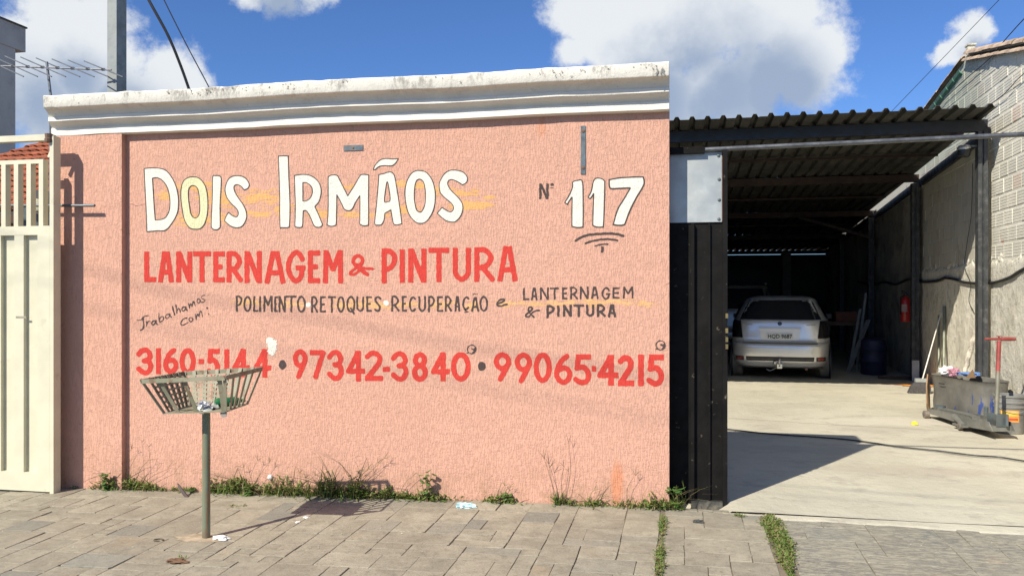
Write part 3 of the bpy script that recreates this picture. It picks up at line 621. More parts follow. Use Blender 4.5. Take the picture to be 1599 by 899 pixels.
m_stone2 = stonemat('worn_schist_slab', (.19, .185, .16), (.27, .25, .20), (.18, .185, .165), .6)
GAPX = (-.13, .60)
vis_slabs = []; oth = MB()
def slab_region(x0, x1, y0, y1, u, mat, seed):
    rr = random.Random(seed); nx = max(1, int(round((x1 - x0) / u))); ny = max(1, int(round((y1 - y0) / u))); ux = (x1 - x0) / nx; uy = (y1 - y0) / ny
    occ = [[False] * nx for _ in range(ny)]
    sizes = [(1, 2), (2, 1), (2, 2), (2, 3), (3, 2), (1, 3), (3, 3), (4, 2), (1, 1), (3, 1)]; wts = [7, 14, 20, 9, 16, 2, 4, 5, 3, 6]
    for j in range(ny - 1, -1, -1):
        for i in range(nx):
            if occ[j][i]: continue
            for _ in range(14):
                w, h = rr.choices(sizes, wts)[0]
                if i + w > nx or j - h + 1 < 0: continue
                if any(occ[j - b_][i + a] for a in range(w) for b_ in range(h)): continue
                break
            else: w = h = 1
            for a in range(w):
                for b_ in range(h): occ[j - b_][i + a] = True
            X0, X1, Y1, Y0 = x0 + i * ux, x0 + (i + w) * ux, y0 + (j + 1) * uy, y0 + (j - h + 1) * uy
            g = .0021
            jt = lambda s=.004: rr.uniform(-s, s)
            P4 = [(X0 + g + jt(), Y0 + g + jt()), (X1 - g + jt(), Y0 + g + jt()), (X1 - g + jt(), Y1 - g + jt()), (X0 + g + jt(), Y1 - g + jt())]
            P4 = [(q[0], min(q[1], .19)) for q in P4]
            P8 = []
            for k in range(4):
                a_, q_, b2_ = P4[k - 1], P4[k], P4[(k + 1) % 4]; la, lb = math.dist(a_, q_), math.dist(b2_, q_); ea = rr.choice([.002, .003, .004, .005, .012]) * rr.uniform(.5, 1.3); eb = ea * rr.uniform(.5, 1.6)
                P8.append((q_[0] + (a_[0] - q_[0]) / la * ea, q_[1] + (a_[1] - q_[1]) / la * ea)); P8.append((q_[0] + (b2_[0] - q_[0]) / lb * eb, q_[1] + (b2_[1] - q_[1]) / lb * eb))
                tm = rr.uniform(.3, .7); wv = rr.uniform(-.0022, .0018); nx_, ny_ = (b2_[1] - q_[1]) / lb, -(b2_[0] - q_[0]) / lb
                P8.append((q_[0] + (b2_[0] - q_[0]) * tm + nx_ * wv, q_[1] + (b2_[1] - q_[1]) * tm + ny_ * wv))
            P4 = P8
            cx_, cy_ = (X0 + X1) / 2, (Y0 + Y1) / 2; dz = rr.uniform(-.0022, .0022); tx, ty = rr.uniform(-.008, .008), rr.uniform(-.008, .008)
            def z(q, e=0): return zpav(q[0], q[1]) + dz + tx * (q[0] - cx_) + ty * (q[1] - cy_) - e
            be = .0022; inn = [(q[0] + (cx_ - q[0]) * be / (X1 - X0) * 2, q[1] + (cy_ - q[1]) * be / (Y1 - Y0) * 2) for q in P4]; nn_ = len(P4)
            vs = [(q[0], q[1], z(q, .03)) for q in P4] + [(q[0], q[1], z(q, .0025)) for q in P4] + [(q[0], q[1], z(q)) for q in inn]
            fs = [(k, (k + 1) % nn_, nn_ + (k + 1) % nn_, nn_ + k) for k in range(nn_)] + [(nn_ + k, nn_ + (k + 1) % nn_, 2 * nn_ + (k + 1) % nn_, 2 * nn_ + k) for k in range(nn_)] + [tuple(range(2 * nn_, 3 * nn_))]
            rel = Vector((cx_, cy_ - CY, 0)); d = -SN * rel.x + CS * rel.y; r = CS * rel.x + SN * rel.y
            py = HY + (CAMH - zpav(cx_, cy_)) * F / d if d > .5 else 9999; px = CX + F * r / d if d > .5 else 9999
            if -30 < px < 1630 and py < 925: vis_slabs.append((py, vs, fs, mat, (cx_, cy_, zpav(cx_, cy_))))
            else: oth.cur = 0 if mat is m_stone else 1; oth.add(vs, fs)
slab_region(PVX0, GAPX[0] - .012, PVY0, -.004, .118, m_stone, 5)
slab_region(GAPX[0] + .018, GAPX[1] - .05, PVY0, -.075, .13, m_stone, 8)
slab_region(GAPX[1] + .055, PVX1, PVY0, -.16, .14, m_stone2, 21)
slab_region(GAPX[0] + .03, .335, -.073, .0, .12, m_stone, 9)
vis_slabs.sort(key=lambda q: -q[0])
extra = vis_slabs[296:]
for (py, vs, fs, mat, o0) in vis_slabs[:296]:
    bb = MB(); bb.add(vs, fs); o = bb.build('stone_slab', mat, None, origin=o0, fix=False); o.parent = pav; o.location = Vector(o0) - pav.location
for (py, vs, fs, mat, o0) in extra: oth.cur = 0 if mat is m_stone else 1; oth.add(vs, fs)
o = oth.build('distant_stone_slabs', [m_stone, m_stone2], pav, fix=False); o['kind'] = 'stuff'
print('SLABS', len(vis_slabs))
# kerb stones
m_kerb = M_('concrete_kerb', (.34, .32, .28), .85, 0, .2, 5, 50, .5, .004, (.15, .14, .12), .5, 4)
kb = MB(); x = -9.5
while x < 5: kb.box((x + .004, -2.77, -.30), (x + .99, -2.625, zpav(x + .5, -2.6))); x += 1.0
tag(kb.build('kerb', m_kerb, origin=(0, -2.7, -.25)), kind='structure')
# cement apron in front of the garage
m_cem, nt, p = newmat('garage_concrete'); P = pos(nt, True)
c = mixc(nt, rng(nt, noi(nt, P, .8, 7, .65), .3, .7), (.47, .435, .335), (.56, .525, .41))
c = mixc(nt, rng(nt, noi(nt, pos(nt, True, (1, 1.6, 1)), 2.6, 9, .75), .50, .66, 0, .75), c, (.37, .335, .27))
c = mixc(nt, rng(nt, noi(nt, P, 26, 6, .7), .6, .75, 0, .35), c, (.33, .30, .25))
c = mixc(nt, rng(nt, noi(nt, pos(nt, True, (.6, 3, 1)), 5, 6, .7), .63, .74, 0, .35), c, (.70, .64, .52))
c = mixc(nt, rng(nt, noi(nt, pos(nt, True, (.35, 3.2, 1)), 3.2, 6, .75, 1.5), .60, .70, 0, .5), c, (.34, .30, .24))
for (sx_, sy_, srx, sry, sc_, sa_) in ((1.95, 1.55, .75, .22, (.40, .33, .26), .4), (2.2, 3.6, .5, .3, (.42, .38, .31), .5), (2.9, .6, .35, .06, (.78, .74, .66), .6), (1.3, 2.3, .6, .2, (.40, .37, .31), .5), (3.5, 7.9, .5, .12, (.55, .16, .12), .4), (2.6, 4.2, .8, .3, (.62, .57, .47), .5), (1.4, 5.2, .7, .25, (.40, .36, .29), .4)):
    sp_ = N(nt, 'ShaderNodeSeparateXYZ'); nt.links.new(P, sp_.inputs[0])
    dx = mth(nt, 'DIVIDE', mth(nt, 'SUBTRACT', sp_.outputs[0], sx_), srx); dy = mth(nt, 'DIVIDE', mth(nt, 'SUBTRACT', sp_.outputs[1], sy_), sry)
    d = mth(nt, 'ADD', mth(nt, 'ADD', mth(nt, 'MULTIPLY', dx, dx), mth(nt, 'MULTIPLY', dy, dy)), mth(nt, 'MULTIPLY', mth(nt, 'SUBTRACT', noi(nt, P, 5, 6, .7), .5), 3.))
    c = mixc(nt, rng(nt, d, 1.3, .3, 0, sa_), c, sc_)
nt.links.new(c, p.inputs['Base Color']); p.inputs['Roughness'].default_value = .8
bump(nt, p, mth(nt, 'ADD', noi(nt, P, 9, 8, .7), mth(nt, 'MULTIPLY', noi(nt, P, 70, 5, .7), .25)), .8, .018)
b = MB(); n = 90; vs = []
for i in range(n + 1):
    x = GAPX[0] + .42 + (5.2 - GAPX[0]) * i / n
    yl = -.155 - .11 * min(max((x - .5) / 2.2, 0), 1) + .03 * mnoise.noise(Vector((x * 2.3, 0, 0))) + .022 * mnoise.noise(Vector((x * 9, 3, 0)))
    if x < .62: yl = -.10 + .02 * mnoise.noise(Vector((x * 9, 3, 0)))
    vs += [(x, yl, zpav(x, yl) - .002), (x, yl + .03, zpav(x, yl) + .005), (x, -.078, .006)]
b.add(vs, [(3 * i + k, 3 * (i + 1) + k, 3 * (i + 1) + k + 1, 3 * i + k + 1) for i in range(n) for k in range(2)])
tag(b.build('cement_apron', m_cem, fix=False), kind='structure')
# garage floor: the sheet rises a little, sliding gate groove at the threshold
b = MB(); vs = []; xs = [XR + .002 + (5.4 - XR) * i / 50 for i in range(51)]; ys = [-.05 + 21.2 * (j / 70) ** 1.6 for j in range(71)]
b.add([(-2.2, .165, .005), (XR + .002, .165, .005), (XR + .002, 7, .135), (-2.2, 7, .135), (-2.2, 21.1, .135), (XR + .002, 21.1, .135)], [(0, 1, 2, 3), (3, 2, 5, 4)])
for y in ys:
    for x in xs: vs.append((x, y, zgar(y) + .006 * mnoise.noise(Vector((x * .9, y * .9, 0))) + (-.07 if y < .24 and x < .33 else .0)))
k = len(xs); b.add(vs, [(j * k + i, j * k + i + 1, (j + 1) * k + i + 1, (j + 1) * k + i) for j in range(len(ys) - 1) for i in range(k - 1)])
gf = b.build('garage_floor', m_cem, fix=False, smooth=True, origin=(1.5, 5, 0)); tag(gf, kind='structure')
m_gap = M_('dark_joint', (.035, .03, .025), .9)
b = MB(); b.box((-.2, -.078, -.05), (5.2, -.052, -.004)); b.build('gate_groove', m_gap, gf)
m_gap = M_('dark_joint', (.035, .03, .025), .9)
def crack(pts, w=.006):
    b = MB(); P_ = [G(*q) for q in pts]; Q = []
    for i in range(len(P_) - 1):
        for s in range(6):
            q = P_[i].lerp(P_[i + 1], s / 6); q.y += .012 * mnoise.noise(q * 3.3); Q.append(q)
    Q.append(P_[-1]); vs = []
    for q in Q:
        z = zgar(q.y) + .006 * mnoise.noise(Vector((q.x * .9, q.y * .9, 0))) + .004; vs += [(q.x, q.y - w / 2, z), (q.x, q.y + w / 2, z)]
    b.add(vs, [(2 * i, 2 * i + 2, 2 * i + 3, 2 * i + 1) for i in range(len(Q) - 1)]); return b
crack([(1137, 653), (1250, 660), (1400, 668), (1545, 676)], .007).build('floor_joint', m_gap, gf, fix=False)
m_opaint = M_('orange_paint_spill', (.75, .30, .05), .6)
b = MB(); ctr = G(1437, 602); vs = [(ctr.x + (.30 + .12 * math.sin(t * 2.1)) * math.cos(t * math.pi / 8), ctr.y + (.16 + .07 * math.cos(t * 3.3)) * math.sin(t * math.pi / 8), zgar(ctr.y) + .008) for t in range(16)]
b.add(vs, [tuple(range(16))]); b.build('paint_spill', m_opaint, gf, fix=False)
# cement collar round the bin post
def blotch(name, c0, rx, ry, mat, parent, seed, z=.0045, n=20):
    rr = random.Random(seed); vs = [(c0.x, c0.y, c0.z + z + .004)]
    for t in range(n):
        a = 2 * math.pi * t / n; k = 1 + rr.uniform(-.22, .22); x, y = c0.x + rx * k * math.cos(a), c0.y + ry * k * math.sin(a); vs.append((x, y, zpav(x, y) + z * .6))
    b = MB(); b.add(vs, [(0, 1 + t, 1 + (t + 1) % n) for t in range(n)]); return b.build(name, mat, parent, fix=False)
m_sand = M_('pale_mortar', (.36, .29, .20), .9, 0, .25, 14, 60, .6, .004)
blotch('mortar_collar', G(316, 840), .17, .09, m_sand, pav, 3)

# ================================================================== things behind the wall on the left
m_galv = M_('galvanised_steel', (.42, .44, .43), .5, .55, .15, 7, 30, .15, .001, (.25, .25, .23), .5, 5)
q = W(183, 100, 3.2)
b = MB(); R45 = Matrix.Translation((q.x, q.y, 0)) @ Matrix.Rotation(math.radians(-9), 4, 'Z'); b.box((-.082, -.08, -.2), (.072, .08, 8.5), R45)
ps = b.build('pole_shaft', M_('weathered_pole_zinc', (.27, .29, .28), .6, .3, .15, 5, 30, .15, .001, (.17, .17, .16), .5, 5), None); tag(ps, 'square galvanised steel pole rising behind the left part of the pink wall', 'pole'); ps.name = 'utility_pole'
b = MB(); b.box((-.12, -.12, 8.48), (.12, .12, 8.6), R45); b.build('pole_cap', m_galv, ps)
# aerial
ya = 3.0; m_al = M_('weathered_aluminium', (.20, .21, .22), .5, .6)
an = thing('tv_antenna', 'long rod television antenna on a thin mast behind the left end of the wall', 'antenna', W(79, 148, ya) * 1)
b = MB(); b.tube([W(78.5, 155, ya) - Vector((0, 0, 2.4)), W(79, 148, ya), W(73, 97, ya)], .016, 8); b.build('mast', m_al, an)
p0, p1 = W(-6, 103, ya), W(174, 109.5, ya)
b = MB(); b.tube([p0, p1], .010, 6); b.build('boom', m_al, an)
for i in range(8):
    t = .02 + i * .13; c0 = p0.lerp(p1, t); L = .66 - .03 * i
    b = MB(); a = Vector((-.88, .34, .36)).normalized() * L; b.tube([c0 - a + Vector((0, 0, .01)), c0 + a + Vector((0, 0, .01))], .008, 5); b.build('element', m_al, an)
    b = MB(); b.box(c0 - Vector((.022, .012, .012)), c0 + Vector((.022, .012, .016))); b.build('clamp', M_('black_plastic', (.02, .02, .02), .5), an)
# cables behind the wall
m_cab = M_('black_cable_sheath', (.02, .02, .022), .6)
def cable(name, pts, r, label, group=None, cat='cable'):
    b = MB(); Q = catmull3(pts); b.tube(Q, r, 6); o = b.build(name, m_cab, smooth=True); return tag(o, label, cat, group)
def catmull3(P_, n=6):
    out = []; k = len(P_)
    for i in range(k - 1):
        p0, p1, p2, p3 = Vector(P_[max(i - 1, 0)]), Vector(P_[i]), Vector(P_[i + 1]), Vector(P_[min(i + 2, k - 1)])
        for s in range(n):
            t = s / n; out.append(.5 * (2 * p1 + (p2 - p0) * t + (2 * p0 - 5 * p1 + 4 * p2 - p3) * t * t + (3 * p1 - p0 - 3 * p2 + p3) * t ** 3))
    out.append(Vector(P_[-1])); return out
cable('overhead_cable', [W(215, -35, 2.2), W(232, 0, 2.2), W(262, 55, 2.3), W(281, 100, 2.4), W(297, 145, 2.5), W(315, 200, 2.6)], .016, 'thicker black service cable dropping behind the cornice, left of its thin neighbour')
cable('overhead_cable', [W(240, -35, 3), W(256, 0, 3), W(290, 68, 3.1), W(325, 134, 3.2), W(350, 185, 3.3)], .007, 'thin dark cable dropping behind the cornice, right of the thicker one')
cable('overhead_cable', [W(1620, -62, 8), W(1350, 218, 13)], .005, 'thin wire crossing the small cloud above the canopy roof')
# neighbouring house with a clay tile roof (seen over the gate)
yh = 5.0
m_hw = M_('brown_house_wall', (.20, .11, .07), .85, 0, .25, 3, 20, .3, .004)
m_tile = M_('clay_roof_tile', (.42, .13, .06), .8, 0, .35, 3.5, 30, .4, .004, (.10, .06, .045), .6, 7)
hs = thing('tiled_house', 'low house with a dark clay tile roof seen through the bars of the cream gate', 'house', (W(-60, 400, yh + .9).x, yh + 1, 0))
eaveL, eaveR = W(-140, 333, yh), W(125, 333, yh); b = MB(); b.box((eaveL.x - 2, yh + .5, -.2), (eaveR.x - .3, yh + 6, eaveL.z - .05)); b.build('house_wall', m_hw, hs)
b = MB(); b.box((eaveL.x - 2, yh + .02, eaveL.z - .19), (eaveR.x, yh + .06, eaveL.z - .04)); b.build('fascia_board', M_('dark_wood', (.07, .035, .02), .7), hs)
# roof plane rises to the left/back: a hip falling to the right
rb = MB(); pitch = .44; hipx = lambda y: eaveR.x - (y - yh) * 1.0
rows = 13; 
for rI in range(rows):
    y = yh + rI * .36; z = eaveL.z + (y - yh) * pitch; xr = hipx(y) + .1; x = xr
    while x > eaveL.x - 1.5:
        L = .42; M = Matrix.Translation((x, y, z)) @ Matrix.Rotation(math.atan(pitch), 4, 'X') @ Matrix.Rotation(U(-.03, .03), 4, 'Z')
        vs = []
        for s in (0, 1):
            r = .085 if s == 0 else .07
            for t in range(7):
                a = math.pi * t / 6; vs.append(M @ Vector((r * math.cos(a), s * L, r * .8 * math.sin(a) + (.03 if s == 0 else 0))))
        for t in range(7):
            a = math.pi * t / 6; vs.append(M @ Vector((.07 * math.cos(a), 0, .055 * math.sin(a) + .03)))
        rb.add(vs, [(t, t + 1, 7 + t + 1, 7 + t) for t in range(6)] + [(t, 14 + t, 14 + t + 1, t + 1) for t in range(6)]); x -= .195
o = rb.build('roof_tiles', m_tile, hs, fix=False); o['kind'] = 'stuff'
b = MB(); yt = yh + rows * .36
b.add([(eaveL.x - 1.6, yh, eaveL.z - .02), (eaveR.x + .05, yh, eaveL.z - .02), (hipx(yt), yt, eaveL.z + (yt - yh) * pitch - .02), (eaveL.x - 1.6, yt, eaveL.z + (yt - yh) * pitch - .02)], [(0, 1, 2, 3)]); b.build('roof_deck', M_('dark_clay', (.09, .035, .02), .9), hs, fix=False)
# grey plastered building further back
m_gb = M_('grey_render', (.46, .45, .42), .85, 0, .08, 1, 12, .2, .004, (.20, .195, .18), .4, 1.5)
yb = 17.0; a0, a1 = W(24, 225, yb), W(40, 83, yb + .4); t0 = W(0, 25, yb)
bg_ = thing('grey_building', 'tall grey rendered building with an overhanging flat roof slab at the far left', 'building', (a0.x - 4, yb + 4, -.2))
b = MB(); b.box((a0.x - 9, yb - 9, -.25), (a0.x, yb, W(24, 72, yb).z)); b.build('building_wall', m_gb, bg_)
zt = W(40, 45, yb + .4).z; zb_ = W(40, 82, yb + .4).z
b = MB(); b.box((a0.x - 9.5, yb - 9.5, zb_), (a1.x, yb + .4, zt)); b.build('roof_slab', m_gb, bg_)
b = MB(); b.box((a0.x - 9.55, yb - 9.6, zt), (a1.x + .04, yb + .44, zt + .05)); b.build('roof_flashing', M_('dark_flashing', (.06, .06, .06), .6), bg_)
for (x_, z_) in ((a0.x - 4, 3.0), (a0.x - 6.5, 3.0), (a0.x - 4, 6.2)):
    w_ = MB(); w_.box((x_ - .6, yb - 9.04, z_), (x_ + .6, yb - 9.001, z_ + 1.1)); wo = w_.build('window_frame', M_('white_frame', (.7, .7, .7), .5), bg_)
    w_ = MB(); w_.box((x_ - .54, yb - 9.05, z_ + .06), (x_ + .54, yb - 9.041, z_ + 1.04)); w_.build('pane', M_('dark_glass', (.02, .025, .03), .08), wo)

# ================================================================== cream steel gate
YG = -.25
m_cream = M_('cream_gate_paint', (.62, .59, .44), .45, 0, .06, 4, 25, .12, .0015, (.40, .37, .26), .45, 9, dth=(.58, .75))
gt = thing('cream_gate', 'cream painted steel driveway gate with upright bars above ribbed panels', 'gate', (W(40, 760, YG).x, YG, zpav(-5.5, YG)))
gx = lambda px: W(px, 400, YG).x
gz = lambda py, px=40: W(px, py, YG).z
zt_ = W(90, 212, YG).z; xl_ = gx(-330)
b = MB(); b.box((gx(77.5), YG, zpav(-5.2, -.1) - .05), (gx(83.5), YG + .08, zt_)); b.build('post', m_cream, gt)
b = MB(); b.bar((xl_, YG + .04, gz(217, 0)), (gx(77.8), YG + .04, gz(217, 0)), .06, .05); b.build('top_beam', m_cream, gt)
b = MB(); b.bar((gx(68), YG + .06, gz(245)), (gx(76.5), YG + .06, gz(226)), .02, .02); b.build('brace', m_cream, gt)
b = MB(); b.lathe([(.03, 0), (.032, .03), (.026, .035), (.03, .07)], (gx(76), YG + .0, gz(224)), 10); b.build('hinge', m_rust, gt)
zr0, zr1, zr2 = gz(249), gz(353), gz(367)
b = MB(); b.box((xl_, YG + .012, zr0 - .035), (gx(64.5), YG + .05, zr0)); b.build('leaf_top_rail', m_cream, gt)
b = MB(); b.box((xl_, YG + .004, zr2), (gx(76.8), YG + .055, zr1)); b.build('middle_rail', m_cream, gt)
for k in range(-16, 4):
    x = gx(4 + 19.7 * k) if k != 3 else gx(62.7); w = .042
    b = MB(); b.box((x - w / 2, YG + .008, zr1 - .001), (x + w / 2, YG + .065, zr0 - .034 if k < 3 else zr0 - .001)); b.build('gate_bar', m_cream, gt)
zb0 = zpav(-5.3, YG) + .045
b = MB(); b.box((xl_, YG + .004, zb0 - .03), (gx(76.8), YG + .05, gz(737))); b.build('bottom_rail', m_cream, gt)
b = MB(); b.box((gx(58), YG + .0035, gz(737) - .001), (gx(76.8), YG + .05, zr2 + .001)); b.build('stile', m_cream, gt)
b = MB(); b.box((xl_, YG + .042, gz(737) - .02), (gx(76.8), YG + .048, zr2 + .01)); b.build('backing_sheet', m_cream, gt)
for k in range(-9, 1):
    b = MB(); c0_ = 29 + 35.5 * k; b.box((gx(c0_ - 7.5), YG + .006, gz(737) - .0005), (gx(c0_ + 7), YG + .0425, zr2 + .0005)); b.build('panel_rib', m_cream, gt)
b = MB(); q_ = W(33, 495, YG + .0055); b.box((q_.x - .05, YG + .004, q_.z - .008), (q_.x + .05, YG + .0058, q_.z + .008)); b.build('latch_slot', M_('worn_slot_metal', (.30, .28, .21), .6), gt)
# grey bar with its shadow on the wall
b = MB(); a, c = W(-260, 321, -.125), W(148, 321, -.125); b.tube([(a.x, -.125, a.z), (c.x, -.125, c.z)], .012, 10); o = b.build('steel_bar', M_('grey_pipe', (.13, .15, .165), .5, .4)); tag(o, 'thin grey steel bar crossing the cream gate and ending on the pink pilaster', 'bar')
q = W(62, 322, .25); mt = thing('gate_motor', 'small cream gate opener box behind the bars of the cream gate', 'motor', (q.x, q.y, q.z - .1))
b = MB(); b.lathe([(.0, -.06), (.10, -.06), (.115, -.03), (.115, .10), (.10, .125), (.0, .13)], (q.x, q.y, q.z + .01), 14, None, 1.0, .8); b.build('motor_cover', M_('cream_plastic', (.60, .58, .46), .45), mt, smooth=True)
b = MB(); b.lathe([(.05, -.24), (.075, -.22), (.075, -.065), (.05, -.06)], (q.x, q.y, q.z + .01), 12); b.build('motor_body', M_('grey_casting', (.16, .17, .18), .5, .5), mt)
b = MB(); b.box((q.x - .15, q.y - .02, q.z - .4), (q.x - .1, q.y + .05, q.z + .02)); b.box((q.x - .12, q.y - .03, q.z - .26), (q.x + .12, q.y + .03, q.z - .235)); b.build('motor_bracket', m_steel, mt)
# ================================================================== sliding gate leaf, rail
YD = .22
m_blk = M_('black_gate_paint', (.009, .0085, .008), .6, 0, .3, 6, 50, .25, .002, (.20, .17, .12), .55, 16, dth=(.62, .70)); [setattr(n.inputs['Specular IOR Level'], 'default_value', .12) for n in m_blk.node_tree.nodes if n.type == 'BSDF_PRINCIPLED']
m_sheet = M_('bare_galvanised_sheet', (.40, .43, .43), .5, .35, .12, 2.5, 12, .3, .003, (.52, .55, .54), .5, 5)
dz0 = -.050
dx = lambda px: W(px, 500, YD).x
dzz = lambda py, px=1110: W(px, py, YD).z
sg = thing('sliding_gate_leaf', 'black sliding gate leaf with a bare metal sheet at its top, behind the wall', 'gate', (dx(1090), YD, dz0))
b = MB(); b.box((-1.6, YD + .002, dz0 + .02), (dx(1135), YD + .006, dzz(346))); b.build('leaf_sheet', m_blk, sg)
b = MB(); b.box((dx(1128), YD - .045, dz0), (dx(1135.5), YD + .001, dzz(236))); b.build('leaf_stile', m_blk, sg)
b = MB(); b.box((dx(1106), YD - .02, dz0 + .06), (dx(1109), YD + .001, dzz(349))); b.build('leaf_rib', m_blk, sg)
b = MB(); b.box((dx(1079), YD - .035, dz0 + .06), (dx(1084), YD + .001, dzz(349))); b.build('leaf_rib', m_blk, sg)
b = MB(); b.box((dx(1079), YD - .05, dz0 + .0), (dx(1128) - .0005, YD + .0005, dz0 + .065)); b.build('bottom_rail', M_('worn_dark_plate', (.055, .055, .05), .6, .2, .4, 9, 40, .3, .002, (.25, .22, .17), .6, 12), sg)
b = MB(); b.box((-1.6, YD - .012, dzz(347)), (dx(1127), YD - .008, dzz(238))); b.build('upper_sheet', m_sheet, sg)
b = MB(); b.box((-1.6, YD - .0075, dzz(347) + .004), (dx(1130), YD + .001, dzz(240))); b.build('upper_frame', M_('primer_red_steel', (.30, .10, .045), .7, 0, .25, 9), sg)
for (px, py) in ((1122, 243), (1123, 280), (1123, 312), (1122.5, 342)):
    q = W(px, py, YD - .012); b = MB(); b.lathe([(.0, .008), (.011, .006), (.013, 0)], q, 8, Matrix.Rotation(math.pi / 2, 3, 'X')); b.build('rivet', m_steel, sg)
for py in (493, 516, 530, 541):
    q = W(1135.5, py, YD - .045); b = MB(); b.box((q.x - .012, q.y - .012, q.z - .018), (q.x + .006, q.y, q.z + .018)); b.build('latch_piece', M_('brass_hardware', (.35, .27, .12), .4, .8), sg)
# top rail pipe
pr = [W(1040, 237.5, .19), W(1320, 225, .19), W(1640, 208, .19)]
b = MB(); b.bar(pr[0] - Vector((1.5, 0, 0)), W(1100, 234.5, .19), .05, .048); b.build('x', m_blk)
o = bpy.data.objects[-1] if False else None
rail = [ob for ob in COL.objects if ob.name == 'x'][0]; rail.name = 'gate_rail'; rail.data.name = 'gate_rail'
WLOC['gate_rail'] = WLOC.get('x', Vector(rail.location)); tag(rail, 'horizontal steel guide rail spanning the garage opening above the gate leaf', 'rail')
b = MB(); b.tube([W(1100, 234.0, .19), W(1320, 223.5, .19), W(1660, 207, .19)], .0175, 12); b.build('rail_pipe', M_('scuffed_grey_rail', (.14, .145, .15), .4, .6, .2, 9, 60, .2, .001, (.3, .3, .3), .5, 14), rail, smooth=True)

# ================================================================== canopy roof
m_roof = M_('dark_coated_sheet', (.058, .058, .052), .5, .2, .15, 2, 20, .15, .002, (.14, .135, .12), .4, 2)
m_beam = M_('black_beam_paint', (.012, .014, .02), .45, 0, .2, 5, 40, .2, .001)
m_rb = M_('reddish_primer_beam', (.035, .021, .017), .7, 0, .3, 5, 40, .3, .002)
def roofz(y): return 3.70 - .045 * (y - 5.0)
cr = thing('canopy_roof', 'dark corrugated metal garage canopy on black steel posts', 'roof', (1.2, 12, 0))
PIT = .188
def ripple(x):      # trapezoidal rib profile
    u = (x / PIT) % 1.0
    if u < .50: return 0.0
    if u < .62: return (u - .50) / .12 * .04
    if u < .82: return .04
    if u < .94: return (.94 - u) / .12 * .04
    return 0.0
XRf = lambda y: wallx(y) - (.135 if y < 12 else .0)
xs0 = [];  x = -1.9
brk = [0, .50, .62, .82, .94]
while x < 4.6:
    k0 = math.floor(x / PIT)
    for u in brk:
        xx = (k0 + u) * PIT
        if xx >= -1.9 - 1e-6: xs0.append(xx)
    x = (k0 + 1.0001) * PIT
sheets_x = [-1.9, -.95, 0.0, .94, 1.88, 2.82, 9]
bands = [(4.40, 8.75, 0), (8.55, 12.9, -.012), (12.7, 17.0, -.024), (16.8, 21.4, -.036)]
for bi, (ya_, yb_, dzb) in enumerate(bands):
    for si in range(len(sheets_x) - 1):
        xa, xb = sheets_x[si], min(sheets_x[si + 1], XRf(ya_))
        if xa >= xb: continue
        xl = [q for q in xs0 if xa - 1e-6 <= q <= xb + 1e-6]
        if sheets_x[si + 1] > 5: xl = [q for q in xl if q < xb - .01] + [xb]
        else:
            nxt = [q for q in xs0 if q > xl[-1] + 1e-6]; xl = xl + nxt[:1]
        vs = []; dy_ = U(-.03, .03) if bi == 0 else 0; lift = .0012 * (si % 2)
        ysn = [ya_ + dy_, (ya_ + yb_) / 2, yb_]
        for y in ysn:
            for q in xl: vs.append((q + (WK * (y - ya_) if si == len(sheets_x) - 2 and q == xb else 0), y, roofz(y) + dzb + ripple(q + 1e-5) + lift))
        kk = len(xl); nv = len(vs); vs += [(v_[0], v_[1], v_[2] - .004) for v_ in vs]
        fs = [(j * kk + i, j * kk + i + 1, (j + 1) * kk + i + 1, (j + 1) * kk + i) for j in range(2) for i in range(kk - 1)]
        fs += [(nv + (j + 1) * kk + i, nv + (j + 1) * kk + i + 1, nv + j * kk + i + 1, nv + j * kk + i) for j in range(2) for i in range(kk - 1)]
        fs += [(i, nv + i, nv + i + 1, i + 1) for i in range(kk - 1)]
        fs += [(2 * kk + i + 1, nv + 2 * kk + i + 1, nv + 2 * kk + i, 2 * kk + i) for i in range(kk - 1)]
        b = MB(); b.add(vs, fs); b.build('corrugated_sheet', m_roof, cr, fix=False)
PY = [5.0, 8.56, 12.6, 16.8]
for i, y in enumerate(PY):
    zt = roofz(y) - .012 * i - .006; px_ = wallx(y) - .13
    b = MB(); b.box((-1.9, y - .05, zt - (.145 if i == 0 else .12)), (px_ + .055, y + .05, zt - .002)); b.build('cross_beam', m_beam if i == 0 else m_rb, cr)
    b = MB(); b.box((px_ - .055, y - .055, zgar(y) - .02), (px_ - .012, y + .055, zt - .146)); b.box((px_ + .012, y - .055, zgar(y) - .02), (px_ + .055, y + .055, zt - .146)); b.box((px_ - .0125, y - .035, zgar(y) - .02), (px_ + .0125, y + .035, zt - .146))
    b.build('post', M_('dark_grey_post', (.05, .053, .055), .5, .1, .25, 6, 40, .2, .001, (.2, .19, .17), .4, 12), cr)
    if i:
        b = MB(); b.box((px_ - .056, y - .057, zgar(y) + .001), (px_ + .056, y - .0555, zgar(y) + .34)); b.build('painted_foot', M_('white_post_paint', (.62, .60, .55), .6), cr) if i == 1 else None
for i in range(3):
    y0, y1 = PY[i] + .051, PY[i + 1] - .051; z0, z1 = roofz(y0) - .2, roofz(y1) - .21
    b = MB(); b.bar((wallx(y0) - .035, y0, z0 + .06), (wallx(y1) - .035, y1, z1 + .06), .05, .12); b.build('side_beam', m_beam, cr)
for y in (6.8, 10.6, 14.7, 18.9):
    b = MB(); b.box((-1.9, y - .025, roofz(y) - .075), (wallx(y) - .2, y + .025, roofz(y) - .04)); b.build('purlin', m_rb, cr)
b = MB(); b.bar((wallx(12.6) - .15, 12.5, 2.75), (wallx(12.6) - 1.6, 12.5, roofz(12.6) - .15), .06, .06); b.build('knee_brace', m_rb, cr)

